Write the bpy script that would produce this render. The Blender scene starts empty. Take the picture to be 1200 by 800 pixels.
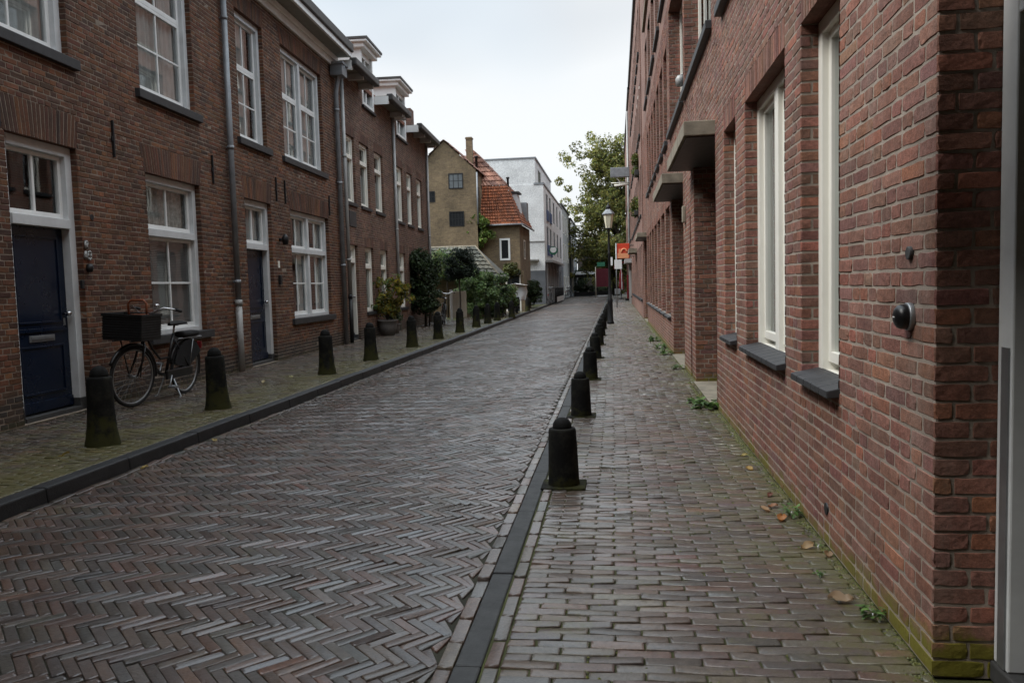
import bpy, math, random
import numpy as np
from mathutils import Vector, Matrix
random.seed(7); rng = np.random.default_rng(7)
S = bpy.context.scene; C = S.collection
R = math.radians
# ------------------------------------------------------------------ materials
def newmat(name):
    m = bpy.data.materials.new(name); m.use_nodes = True
    nt = m.node_tree; b = nt.nodes['Principled BSDF']
    return m, nt, b
def N(nt, t, **k):
    n = nt.nodes.new(t)
    for a, v in k.items(): setattr(n, a, v)
    return n
def noise(nt, scale, detail=4, rough=.6, vec=None, dim='3D'):
    n = N(nt, 'ShaderNodeTexNoise'); n.inputs['Scale'].default_value = scale
    n.inputs['Detail'].default_value = detail; n.inputs['Roughness'].default_value = rough
    if vec is not None: nt.links.new(vec, n.inputs['Vector'])
    return n.outputs['Fac']
def pos(nt):
    return N(nt, 'ShaderNodeNewGeometry').outputs['Position']
def ramp(nt, fac, stops):
    r = N(nt, 'ShaderNodeValToRGB'); e = r.color_ramp.elements
    while len(e) < len(stops): e.new(.5)
    for k, (p, c) in enumerate(stops):
        e[k].position = p; e[k].color = (c, c, c, 1) if isinstance(c, (int, float)) else (*c, 1)
    nt.links.new(fac, r.inputs['Fac']); return r.outputs['Color']
def mix(nt, fac, a, b, blend='MIX'):
    m = N(nt, 'ShaderNodeMix', data_type='RGBA', blend_type=blend)
    for k, v in ((0, fac), (6, a), (7, b)):
        sock = m.inputs[k]
        if hasattr(v, 'is_linked'): nt.links.new(v, sock)
        elif isinstance(v, (int, float)): sock.default_value = v if k == 0 else (v, v, v, 1)
        else: sock.default_value = (*v, 1)
    return m.outputs[2]
def mth(nt, op, a, b=None, c=None, clamp=False):
    m = N(nt, 'ShaderNodeMath', operation=op, use_clamp=clamp)
    for k, v in enumerate((a, b, c)):
        if v is None: continue
        if hasattr(v, 'is_linked'): nt.links.new(v, m.inputs[k])
        else: m.inputs[k].default_value = v
    return m.outputs[0]
def bump(nt, b, h, strength=.3, dist=.01):
    n = N(nt, 'ShaderNodeBump'); n.inputs['Strength'].default_value = strength; n.inputs['Distance'].default_value = dist
    nt.links.new(h, n.inputs['Height']); nt.links.new(n.outputs[0], b.inputs['Normal'])
def axis(nt, p, k):
    s = N(nt, 'ShaderNodeSeparateXYZ'); nt.links.new(p, s.inputs[0]); return s.outputs[k]

def plain(name, col, rough=.6, metal=0, var=.25, vscale=6, bs=0, bscale=60, spec=.4):
    m, nt, b = newmat(name)
    o = N(nt, 'ShaderNodeTexCoord').outputs['Object']
    v = noise(nt, vscale, 5, .65, o)
    c = mix(nt, ramp(nt, v, [(.3, 0), (.7, 1)]), tuple(x*(1-var) for x in col), tuple(min(1, x*(1+var*.6)) for x in col))
    nt.links.new(c, b.inputs['Base Color'])
    rr = N(nt, 'ShaderNodeMapRange'); rr.inputs[3].default_value = max(.02, rough-.1); rr.inputs[4].default_value = min(1, rough+.12)
    nt.links.new(noise(nt, vscale*2.3, 3, .6, o), rr.inputs[0]); nt.links.new(rr.outputs[0], b.inputs['Roughness'])
    b.inputs['Metallic'].default_value = metal; b.inputs['Specular IOR Level'].default_value = spec
    if bs: bump(nt, b, noise(nt, bscale, 5, .7, o), bs, .006)
    return m

def tinted(name, rough=.8, bs=.5, bscale=55, stain=None, spec=.35, grime=.35, wet=False):
    """colour per brick comes from the 'tint' attribute; noise, weathering and moss on top"""
    m, nt, b = newmat(name)
    p = pos(nt)
    a = N(nt, 'ShaderNodeAttribute', attribute_name='tint').outputs['Color']
    f = noise(nt, 38, 5, .7, p)
    c = mix(nt, .7, a, mix(nt, 1, a, ramp(nt, f, [(.25, .40), (.75, 1.55)]), 'MULTIPLY'))
    c = mix(nt, 1, c, ramp(nt, noise(nt, 190, 3, .7, p), [(.30, .72), (.7, 1.2)]), 'MULTIPLY')
    g = ramp(nt, noise(nt, 1.1, 6, .62, p), [(.38, 1-grime), (.62, 1.08)])
    c = mix(nt, 1, c, g, 'MULTIPLY')
    if stain: c = stain(nt, p, c)
    nt.links.new(c, b.inputs['Base Color'])
    if wet:
        w = ramp(nt, noise(nt, .55, 5, .6, p), [(.35, rough-.06), (.65, rough+.2)])
        w2 = mth(nt, 'ADD', w, mth(nt, 'MULTIPLY', mth(nt, 'SUBTRACT', noise(nt, 24, 3, .6, p), .5), .3))
        nt.links.new(w2, b.inputs['Roughness'])
        nt.links.new(ramp(nt, noise(nt, .8, 5, .6, p), [(.36, .45), (.58, 1.0)]), b.inputs['Coat Weight']); b.inputs['Coat Roughness'].default_value = .19; b.inputs['Coat IOR'].default_value = 1.46
    else: b.inputs['Roughness'].default_value = rough
    b.inputs['Specular IOR Level'].default_value = spec
    h = mth(nt, 'ADD', noise(nt, bscale, 6, .75, p), mth(nt, 'MULTIPLY', noise(nt, bscale*.25, 3, .6, p), .9))
    bump(nt, b, h, bs, .006)
    if wet:
        cbp = N(nt, 'ShaderNodeBump'); cbp.inputs['Strength'].default_value = .16; cbp.inputs['Distance'].default_value = .006
        nt.links.new(h, cbp.inputs['Height']); nt.links.new(cbp.outputs[0], b.inputs['Coat Normal'])
    return m
def moss_low(top, col=(.055, .06, .012), amount=.5, sc=5):
    def f(nt, p, c):
        z = axis(nt, p, 2)
        k = mth(nt, 'SUBTRACT', 1, mth(nt, 'DIVIDE', z, top), clamp=True)
        n = noise(nt, sc, 6, .7, p)
        fac = ramp(nt, mth(nt, 'MULTIPLY', mth(nt, 'ADD', n, .04), k), [(.36, 0), (.50, amount)])
        return mix(nt, fac, c, col)
    return f
def wall_grime(top):
    def f(nt, p, c):
        z = axis(nt, p, 2)
        n = noise(nt, 3, 5, .6, p)
        k = ramp(nt, mth(nt, 'ADD', mth(nt, 'DIVIDE', z, top), mth(nt, 'MULTIPLY', n, .5)), [(.60, 1), (.84, 0)])
        c = mix(nt, mth(nt, 'MULTIPLY', k, .8), c, (.032, .032, .028))      # tarred, dirty plinth courses
        return moss_low(top*.55, amount=.4)(nt, p, c)
    return f
def brickshade(name, c1, c2, cm, rough=.85, bs=.35, w=.22, h=.0625, g=.6):
    m, nt, b = newmat(name)
    uv = N(nt, 'ShaderNodeUVMap', uv_map='UVMap').outputs[0]
    t = N(nt, 'ShaderNodeTexBrick'); t.offset = .5
    nt.links.new(uv, t.inputs['Vector'])
    for i, v in (('Color1', c1), ('Color2', c2), ('Mortar', cm)): t.inputs[i].default_value = (*v, 1)
    t.inputs['Scale'].default_value = 1; t.inputs['Mortar Size'].default_value = .006
    t.inputs['Mortar Smooth'].default_value = .3; t.inputs['Brick Width'].default_value = w; t.inputs['Row Height'].default_value = h
    p = pos(nt)
    c = mix(nt, 1, t.outputs['Color'], ramp(nt, noise(nt, .9, 6, .62, p), [(.35, g), (.65, 1.1)]), 'MULTIPLY')
    c = mix(nt, 1, c, ramp(nt, noise(nt, 14, 4, .7, p), [(.3, .7), (.7, 1.2)]), 'MULTIPLY')
    nt.links.new(c, b.inputs['Base Color']); b.inputs['Roughness'].default_value = rough
    bump(nt, b, mth(nt, 'SUBTRACT', noise(nt, 40, 4, .6, p), mth(nt, 'MULTIPLY', t.outputs['Fac'], 1.5)), bs, .01)
    return m
def leafmat(name, trans=.3):
    m, nt, b = newmat(name)
    a = N(nt, 'ShaderNodeAttribute', attribute_name='tint').outputs['Color']
    nt.links.new(a, b.inputs['Base Color']); b.inputs['Roughness'].default_value = .5; b.inputs['Specular IOR Level'].default_value = .35
    tr = N(nt, 'ShaderNodeBsdfTranslucent'); nt.links.new(a, tr.inputs[0])
    mx = N(nt, 'ShaderNodeMixShader'); mx.inputs[0].default_value = trans
    nt.links.new(b.outputs[0], mx.inputs[1]); nt.links.new(tr.outputs[0], mx.inputs[2])
    nt.links.new(mx.outputs[0], nt.nodes['Material Output'].inputs[0])
    return m
def glassmat(name, tint=(.55, .6, .6), base=.07, ior=1.55, wav=.02):
    m, nt, b = newmat(name); nt.nodes.remove(b)
    t = N(nt, 'ShaderNodeBsdfTransparent'); t.inputs[0].default_value = (*tint, 1)
    g = N(nt, 'ShaderNodeBsdfGlossy'); g.inputs['Roughness'].default_value = .015; g.inputs[0].default_value = (.9, .93, .95, 1)
    bp = N(nt, 'ShaderNodeBump'); bp.inputs['Strength'].default_value = .25; bp.inputs['Distance'].default_value = wav
    nt.links.new(noise(nt, 1.7, 2, .5, pos(nt)), bp.inputs['Height']); nt.links.new(bp.outputs[0], g.inputs['Normal'])
    lw = N(nt, 'ShaderNodeLayerWeight'); lw.inputs[0].default_value = .5       # two-sided Schlick reflectance of the pane
    k = mth(nt, 'ADD', mth(nt, 'MULTIPLY', mth(nt, 'POWER', lw.outputs['Facing'], 5), 1-base), base, clamp=True)
    mx = N(nt, 'ShaderNodeMixShader')
    nt.links.new(k, mx.inputs[0]); nt.links.new(t.outputs[0], mx.inputs[1]); nt.links.new(g.outputs[0], mx.inputs[2])
    nt.links.new(mx.outputs[0], nt.nodes['Material Output'].inputs[0])
    return m
def road_moss(kind):
    def f(nt, p, c):
        x = axis(nt, p, 0); n = noise(nt, 2.2, 6, .7, p); n2 = noise(nt, 30, 3, .7, p)
        if kind == 'right':     # greener toward the brick wall and toward the bollards
            k = mth(nt, 'MULTIPLY', mth(nt, 'SUBTRACT', x, .15), .30, clamp=True)
            k = mth(nt, 'ADD', k, mth(nt, 'MULTIPLY', mth(nt, 'LESS_THAN', x, -.12), .05))
            lo = .60
        elif kind == 'left':
            k = mth(nt, 'MULTIPLY', mth(nt, 'ADD', x, 5.9), .17, clamp=True); lo = .56
        else:
            k = mth(nt, 'MULTIPLY', mth(nt, 'SUBTRACT', -2.6, x), .10, clamp=True); lo = .66
        v = mth(nt, 'ADD', mth(nt, 'ADD', n, k), mth(nt, 'MULTIPLY', mth(nt, 'SUBTRACT', n2, .5), .5))
        fac = ramp(nt, v, [(lo, 0), (lo+.2, .65)])
        return mix(nt, fac, c, (.088, .080, .013) if kind == 'left' else (.078, .076, .016))
    return f
M = {}
M['brick_left'] = tinted('old_brown_brick', .8, .6, 50, wall_grime(.75), grime=.4)
def corner_moss(nt, p, c):
    c = moss_low(.34, (.13, .12, .014), .9, 5)(nt, p, c)
    y = axis(nt, p, 1); z = axis(nt, p, 2); n = noise(nt, 6, 5, .7, p)
    k = mth(nt, 'MULTIPLY', mth(nt, 'MULTIPLY_ADD', y, -1.1, 4.1, clamp=True), mth(nt, 'MULTIPLY_ADD', z, -3.0, 1.15, clamp=True))
    # streaks of lime and dirt running down the wall
    st = N(nt, 'ShaderNodeMapping'); st.inputs['Scale'].default_value = (2.2, 2.2, .35); nt.links.new(p, st.inputs[0])
    c = mix(nt, mth(nt, 'MULTIPLY', ramp(nt, noise(nt, 2.4, 5, .65, st.outputs[0]), [(.52, 0), (.72, 1)]), .30), c, (.30, .24, .20))
    c = mix(nt, mth(nt, 'MULTIPLY', ramp(nt, noise(nt, 1.7, 5, .65, st.outputs[0]), [(.54, 0), (.72, 1)]), .38), c, (.055, .036, .030))
    return mix(nt, ramp(nt, mth(nt, 'MULTIPLY', k, mth(nt, 'ADD', n, .1)), [(.40, 0), (.52, .9)]), c, (.15, .135, .014))
M['brick_right'] = tinted('red_brown_brick', .82, .75, 45, corner_moss, grime=.28)
M['mortar_left'] = plain('old_mortar', (.26, .21, .165), .95, var=.35, bs=.5, bscale=90)
M['mortar_right'] = plain('grey_mortar', (.31, .26, .215), .95, var=.3, bs=.6, bscale=90)
M['cobble'] = tinted('damp_road_klinker', .40, .8, 60, road_moss('road'), spec=.55, grime=.3, wet=True)
M['paver_right'] = tinted('damp_pavement_klinker', .50, .7, 60, road_moss('right'), spec=.45, grime=.2, wet=True)
M['paver_left'] = tinted('mossy_pavement_klinker', .62, .7, 60, road_moss('left'), spec=.35, grime=.3, wet=True)
M['joint'] = plain('dark_joint_soil', (.024, .022, .012), .9, var=.6, vscale=3, bs=.5)
M['joint_moss'] = plain('mossy_joint_soil', (.046, .050, .013), .95, var=.6, vscale=3, bs=.6)
M['earth'] = plain('earth', (.05, .045, .035), .95, var=.3, vscale=.5)
M['kerb'] = plain('dark_kerb_stone', (.034, .034, .033), .62, var=.5, vscale=9, bs=.35, bscale=120)
M['kerb_left'] = plain('wet_black_kerb', (.016, .016, .017), .55, var=.6, vscale=6, bs=.6, bscale=70)
M['white'] = plain('white_paint', (.78, .785, .77), .42, var=.10, vscale=3, bs=.08, bscale=30)
M['greywhite'] = plain('aged_white_paint', (.60, .615, .62), .5, var=.14, vscale=3, bs=.08, bscale=30)
M['cream'] = plain('cream_paint', (.80, .78, .71), .38, var=.06, vscale=2)
M['cream2'] = plain('beige_paint', (.58, .52, .43), .5, var=.15, vscale=2)
M['navy'] = plain('navy_gloss_paint', (.004, .010, .026), .28, var=.2, vscale=2, spec=.3)
M['teal'] = plain('dark_teal_paint', (.018, .026, .032), .3, var=.2)
M['darkstone'] = plain('dark_sill_stone', (.034, .034, .036), .55, var=.3, vscale=8, bs=.2)
M['zinc'] = plain('weathered_zinc', (.25, .265, .28), .5, metal=.3, var=.25, vscale=4, bs=.1)
M['zinc_light'] = plain('pale_zinc', (.36, .36, .35), .5, metal=.2, var=.2, vscale=4)
M['dark'] = plain('dark_interior', (.012, .012, .013), .9, var=.3, vscale=1)
M['soffit'] = plain('grey_green_soffit', (.26, .26, .23), .6, var=.15)
M['gutter'] = plain('dark_gutter', (.05, .047, .045), .5, var=.2)
M['iron'] = plain('black_iron', (.012, .012, .013), .5, var=.3)
M['bollard'] = plain('dark_cast_bollard', (.008, .008, .0075), .8, var=.5, vscale=10, bs=.5, bscale=70, spec=.15)
M['slab'] = plain('worn_bollard_slab', (.05, .05, .05), .6, var=.35, vscale=9, bs=.35)
M['concrete'] = plain('weathered_concrete', (.24, .21, .16), .85, var=.4, vscale=5, bs=.4)
M['black'] = plain('black_enamel', (.006, .006, .007), .35, var=.2)
M['rubber'] = plain('black_rubber', (.012, .012, .012), .8, var=.2)
M['chrome'] = plain('brushed_steel', (.55, .55, .56), .25, metal=1, var=.1)
M['steel'] = plain('dull_steel', (.30, .31, .32), .42, metal=.7, var=.2)
M['orange'] = plain('orange_plastic', (.20, .055, .02), .6, var=.25)
M['curtain'] = plain('net_curtain', (.44, .45, .44), .95, var=.12, vscale=4)
M['curtain_lace'] = plain('grey_lace', (.34, .34, .32), .95, var=.5, vscale=14)
M['blind'] = plain('slatted_blind', (.20, .20, .20), .7, var=.1)
M['glass'] = glassmat('window_glass', tint=(.86, .88, .87), base=.09, wav=.003)
M['glass_up'] = glassmat('sky_reflecting_glass', tint=(.86, .88, .87), base=.24, wav=.003)
M['glass_lamp'] = plain('opal_lantern_glass', (.80, .76, .58), .3, var=.05)
M['leaf'] = leafmat('leaf')
M['leaf_tree'] = leafmat('tree_leaf', .5)
M['bark'] = plain('bark', (.075, .06, .045), .9, var=.4, vscale=4, bs=.6, bscale=20)
M['tile'] = tinted('orange_pantile', .75, .4, 20, grime=.45)
M['slate'] = brickshade('grey_slate_roof', (.085, .088, .07), (.13, .13, .105), (.035, .035, .03), .7, .5, .30, .22)
M['brick_right_far'] = brickshade('red_brown_brick_far', (.255, .122, .090), (.205, .100, .074), (.32, .26, .215))
M['brick_left_far'] = brickshade('old_brown_brick_far', (.135, .062, .042), (.085, .042, .03), (.17, .13, .10))
M['brick_yellow'] = brickshade('ochre_brown_brick', (.235, .168, .092), (.17, .12, .07), (.21, .17, .115))
M['brick_white'] = brickshade('white_painted_brick', (.76, .77, .76), (.72, .73, .73), (.64, .65, .65), .7, .25, g=.85)
M['grey_render'] = plain('dark_grey_render', (.13, .14, .155), .8, var=.25, vscale=.8, bs=.2)
M['pale_render'] = plain('pale_grey_render', (.36, .36, .35), .8, var=.25, vscale=.8, bs=.2)
M['dull_render'] = plain('shade_dark_brown_brickwork', (.06, .048, .042), .85, var=.4, vscale=.8, bs=.2)  # brown lowered in colour for the deep shade at the street end
M['blue'] = plain('blue_panel', (.05, .09, .20), .5, var=.2)
M['red'] = plain('deep_red_cloth', (.24, .012, .016), .8, var=.25, vscale=3)
M['maroon'] = plain('maroon_cloth', (.10, .012, .020), .85, var=.25, vscale=3)
M['signred'] = plain('orange_red_sign', (.62, .06, .025), .45, var=.12, vscale=4)
M['signpale'] = plain('pale_orange_print', (.78, .34, .17), .45, var=.1)
M['green'] = plain('green_enamel', (.03, .16, .09), .5, var=.2)
M['clay'] = plain('grey_plant_pot', (.16, .15, .14), .7, var=.3, vscale=5, bs=.2)
M['cloth_white'] = plain('white_sheet', (.88, .88, .87), .85, var=.06)
M['moss'] = leafmat('moss_tuft', .15)
M['bag'] = plain('black_canvas', (.008, .008, .009), .85, var=.3, vscale=8, bs=.2)
M['crate'] = plain('black_crate', (.006, .006, .006), .6, var=.3)
# ------------------------------------------------------------------ mesh builder
class MB:
    def __init__(s): s.V = []; s.n = 0; s.F = []; s.mi = []; s.t = []; s.smooth = []
    def add(s, verts, faces, mat=0, tint=(1, 1, 1), smooth=False):
        v = np.asarray(verts, float).reshape(-1, 3); b = s.n; s.V.append(v); s.n += len(v)
        for f in faces: s.F.append([b+i for i in f])
        k = len(faces); s.mi += [mat]*k; s.t += [tint]*k; s.smooth += [smooth]*k
    def bulk(s, verts, quads, mat, tints, smooth=False):      # verts (k,nv,3), one shared face list, tints (k,3)
        k, nv, _ = verts.shape
        if not k: return
        b = s.n; s.V.append(verts.reshape(-1, 3)); s.n += k*nv
        q = np.asarray(quads); idx = (np.arange(k)[:, None, None]*nv + q[None] + b).reshape(-1, q.shape[1])
        s.F += idx.tolist(); nf = len(idx); s.mi += [mat]*nf; s.smooth += [smooth]*nf
        s.t += [tuple(x) for x in np.repeat(tints, len(quads), axis=0)]
    def box(s, p0, p1, mat=0, tint=(1, 1, 1)):
        x0, y0, z0 = p0; x1, y1, z1 = p1
        s.add([(x0,y0,z0),(x1,y0,z0),(x1,y1,z0),(x0,y1,z0),(x0,y0,z1),(x1,y0,z1),(x1,y1,z1),(x0,y1,z1)], BOXF, mat, tint)
    def hexa(s, pts, mat=0, tint=(1, 1, 1)): s.add(pts, BOXF, mat, tint)
    def tube(s, pts, r, sides=8, mat=0, cap=True, tint=(1, 1, 1), smooth=True, closed=False):
        pts = [np.asarray(p, float) for p in pts]; n = len(pts)
        rr = r if hasattr(r, '__len__') else [r]*n
        vs = []; up = None
        for i, p in enumerate(pts):
            if closed: d = pts[(i+1) % n]-pts[i-1]
            else: d = pts[min(i+1, n-1)]-pts[max(i-1, 0)]
            d = d/(np.linalg.norm(d)+1e-9)
            if up is None:
                up = np.cross(d, [0, 0, 1.]) if abs(d[2]) < .9 else np.cross(d, [1., 0, 0])
            up = up-d*np.dot(up, d); up /= np.linalg.norm(up)+1e-9
            w = np.cross(d, up)
            for k in range(sides):
                a = 2*math.pi*k/sides; vs.append(p+rr[i]*(up*math.cos(a)+w*math.sin(a)))
        fs = []
        for i in range(n if closed else n-1):
            j = (i+1) % n
            for k in range(sides):
                k2 = (k+1) % sides; fs.append((i*sides+k, i*sides+k2, j*sides+k2, j*sides+k))
        s.add(vs, fs, mat, tint, smooth)
        if cap and not closed:
            b = s.n-len(vs)
            s.F.append([b+k for k in range(sides)][::-1]); s.F.append([b+(n-1)*sides+k for k in range(sides)])
            s.mi += [mat]*2; s.t += [tint]*2; s.smooth += [False]*2
    def lathe(s, prof, c=(0, 0, 0), sides=20, mat=0, tint=(1, 1, 1), smooth=True, rot=0):
        vs = []; fs = []
        for (r, z) in prof:
            for k in range(sides):
                a = 2*math.pi*k/sides+rot; vs.append((c[0]+r*math.cos(a), c[1]+r*math.sin(a), c[2]+z))
        n = len(prof)
        for i in range(n-1):
            for k in range(sides):
                k2 = (k+1) % sides; fs.append((i*sides+k, i*sides+k2, (i+1)*sides+k2, (i+1)*sides+k))
        fs.append(tuple(range(sides))[::-1]); fs.append(tuple((n-1)*sides+k for k in range(sides)))
        s.add(vs, fs, mat, tint, smooth)
    def torus(s, c, u, v, R_, r, n=36, sides=8, mat=0, a0=0, a1=2*math.pi):
        c, u, v = map(np.asarray, (c, u, v)); full = abs(a1-a0-2*math.pi) < 1e-6
        pts = [c+R_*(math.cos(a)*u+math.sin(a)*v) for a in np.linspace(a0, a1, n, endpoint=not full)]
        s.tube(pts, r, sides, mat, closed=full)
    def build(s, name, mats, parent=None, org=None, bevel=0, attr=True):
        me = bpy.data.meshes.new(name)
        V = np.concatenate(s.V) if s.V else np.zeros((0, 3))
        if org is None: org = rootloc(parent) if parent else (0, 0, 0)
        W = V-np.asarray(org)
        me.from_pydata([], [], []) if False else None
        nl = np.fromiter((len(f) for f in s.F), int, len(s.F)); li = np.fromiter((i for f in s.F for i in f), int, int(nl.sum()))
        me.vertices.add(len(W)); me.vertices.foreach_set('co', W.astype(np.float32).ravel())
        me.loops.add(len(li)); me.loops.foreach_set('vertex_index', li.astype(np.int32))
        st = np.concatenate([[0], np.cumsum(nl)[:-1]]) if len(nl) else np.zeros(0)
        me.polygons.add(len(nl)); me.polygons.foreach_set('loop_start', st.astype(np.int32))
        me.polygons.foreach_set('material_index', np.asarray(s.mi, np.int32))
        me.polygons.foreach_set('use_smooth', np.asarray(s.smooth, bool))
        me.update(calc_edges=True); me.validate()
        if attr and len(me.polygons) == len(s.t):
            a = me.attributes.new('tint', 'FLOAT_COLOR', 'FACE')
            t = np.ones((len(s.t), 4), np.float32); t[:, :3] = np.asarray(s.t, np.float32); a.data.foreach_set('color', t.ravel())
        # box-projected uv in metres
        nf = len(me.polygons); nr = np.zeros(nf*3, np.float32); me.polygons.foreach_get('normal', nr); nr = np.abs(nr.reshape(-1, 3))
        lt = np.zeros(nf, np.int32); me.polygons.foreach_get('loop_total', lt); nlp = np.repeat(nr, lt, axis=0)
        lv = np.zeros(len(me.loops), np.int32); me.loops.foreach_get('vertex_index', lv); P = V[lv]
        ax = nlp.argmax(1); uv = np.where((ax == 0)[:, None], P[:, [1, 2]], np.where((ax == 1)[:, None], P[:, [0, 2]], P[:, [0, 1]]))
        L = me.uv_layers.new(name='UVMap'); L.data.foreach_set('uv', uv.astype(np.float32).ravel())
        for m in (mats if isinstance(mats, (list, tuple)) else [mats]): me.materials.append(M[m] if isinstance(m, str) else m)
        o = bpy.data.objects.new(name, me); C.objects.link(o)
        if parent: o.parent = parent
        else: o.location = org
        if bevel:
            b = o.modifiers.new('soft_edge', 'BEVEL'); b.width = bevel; b.segments = 2; b.limit_method = 'ANGLE'; b.angle_limit = R(40)
        return o
BOXF = [(3,2,1,0), (4,5,6,7), (0,1,5,4), (1,2,6,5), (2,3,7,6), (3,0,4,7)]
def rootloc(o):
    while o.parent: o = o.parent
    return tuple(o.location)
def tag(o, label=None, cat=None, group=None, kind=None):
    for k, v in (('label', label), ('category', cat), ('group', group), ('kind', kind)):
        if v: o[k] = v
    return o
def thing(name, label, cat, loc, group=None):
    o = bpy.data.objects.new(name, None); o.empty_display_size = .2; C.objects.link(o); o.location = loc
    return tag(o, label, cat, group)
def copy_tree(o, parent=None):
    c = o.copy(); C.objects.link(c)
    if parent: c.parent = parent
    for ch in list(o.children): copy_tree(ch, c)
    return c
# ------------------------------------------------------------------ facade frame
class Fac:
    def __init__(s, o, d):
        s.o = np.array([o[0], o[1], 0.]); d = np.array([d[0], d[1], 0.]); s.d = d/np.linalg.norm(d)
    def setn(s, n): s.n = np.array([n[0], n[1], 0.]); s.n /= np.linalg.norm(s.n); return s
    def p(s, u, off, z): return s.o+s.d*u+s.n*off+np.array([0, 0, z])
    def box(s, mb, u0, u1, o0, o1, z0, z1, mat=0, tint=(1, 1, 1)):
        mb.hexa([s.p(u0,o0,z0), s.p(u1,o0,z0), s.p(u1,o1,z0), s.p(u0,o1,z0), s.p(u0,o0,z1), s.p(u1,o0,z1), s.p(u1,o1,z1), s.p(u0,o1,z1)], mat, tint)
ang = math.atan2(-.87, 20)
LF = Fac((-5.75, 0), (-.87, 20)).setn((20, .87))
RF = Fac((1.04, 0), (0, 1)).setn((-1, 0))
CH = .0625
def snap(z): return round(z/CH)*CH
def pal(cols, k, jit=.18):
    c = np.asarray(cols)[rng.integers(0, len(cols), k)]
    return np.clip(c*(1+rng.normal(0, jit, (k, 1)))*(1+rng.normal(0, .05, (k, 3))), .005, 1)
PAL_L = [(.160,.066,.034), (.128,.054,.030), (.104,.048,.030), (.185,.076,.036), (.086,.042,.028), (.142,.058,.030)]
PAL_C = [(.165,.088,.062), (.140,.074,.054), (.190,.102,.070), (.118,.066,.050), (.155,.080,.054)]
PAL_R = [(.232,.106,.076), (.212,.098,.070), (.248,.115,.081), (.198,.094,.070), (.223,.102,.072), (.232,.118,.090), (.258,.107,.067)]
FR = [(4,5,6,7), (0,1,5,4), (1,2,6,5), (2,3,7,6), (3,0,4,7)]
def bricks(mb, O, du, dv, n, rects, palette, proud=.006, cham=.004, jit=.0015, tilt=.0012, mat=0, rough=False):
    """rects: (k,4) u0,u1,v0,v1 of the visible brick faces on plane O"""
    r = np.asarray(rects, float)
    if not len(r): return
    k = len(r); u0, u1, v0, v1 = r.T
    w = rng.normal(0, jit, k)
    if rough:       # close bricks: worn arrises and uneven faces
        gu = np.array([0, .18, .5, .82, 1]); gv = np.array([0, .5, 1]); V = np.zeros((k, 27, 3)); idx = 0; uvw = np.zeros((k, 27, 3))
        for j in range(3):
            for i in range(5):
                edge = i in (0, 4) or j in (0, 2); corner = i in (0, 4) and j in (0, 2)
                iu = {0: 1, 4: -1}.get(i, 0); iv = {0: 1, 2: -1}.get(j, 0)
                cu = np.abs(rng.normal(cham*.6, .0014, k))*(1+.6*corner); cv = np.abs(rng.normal(cham*.6, .0014, k))*(1+.6*corner)
                uvw[:, idx, 0] = u0+(u1-u0)*gu[i]+iu*cu; uvw[:, idx, 1] = v0+(v1-v0)*gv[j]+iv*cv
                uvw[:, idx, 2] = proud+w+rng.normal(0, .0004, k)-(.0003 if edge else 0)-(np.abs(rng.normal(0, .0018, k)) if corner else 0); idx += 1
        uvw[:, :15, 2] = np.maximum(uvw[:, :15, 2], .0009)
        ring = [(i, 0) for i in range(4)]+[(4, 0), (4, 1)]+[(i, 2) for i in (4, 3, 2, 1)]+[(0, 2), (0, 1)]
        for (i, j) in ring:
            uvw[:, idx, 0] = u0+(u1-u0)*gu[i]+rng.normal(0, .0009, k); uvw[:, idx, 1] = v0+(v1-v0)*gv[j]+rng.normal(0, .0009, k); uvw[:, idx, 2] = -.004; idx += 1
        V = O+uvw[..., :1]*du+uvw[..., 1:2]*dv+uvw[..., 2:]*n
        fs = [(j*5+i, j*5+i+1, j*5+i+6, j*5+i+5) for j in range(2) for i in range(4)]
        for a in range(12):
            b = (a+1) % 12; (i, j), (i2, j2) = ring[a], ring[b]; fs.append((15+a, 15+b, j2*5+i2, j*5+i))
        mb.bulk(V, fs, mat, pal(palette, k, .11), smooth=False); return
    uu = np.stack([u0,u1,u1,u0, u0+cham,u1-cham,u1-cham,u0+cham], 1); vv = np.stack([v0,v0,v1,v1, v0+cham,v0+cham,v1-cham,v1-cham], 1)
    uu = uu+rng.normal(0, .0012, uu.shape); vv = vv+rng.normal(0, .0012, vv.shape)
    ww = np.zeros_like(uu); ww[:, 4:] = (proud+w)[:, None]+rng.normal(0, tilt, (k, 4)); ww[:, :4] = -.004
    V = O+uu[..., None]*du+vv[..., None]*dv+ww[..., None]*n
    tt = pal(palette, k, .11)
    mb.bulk(V, FR, mat, tt)
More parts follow.
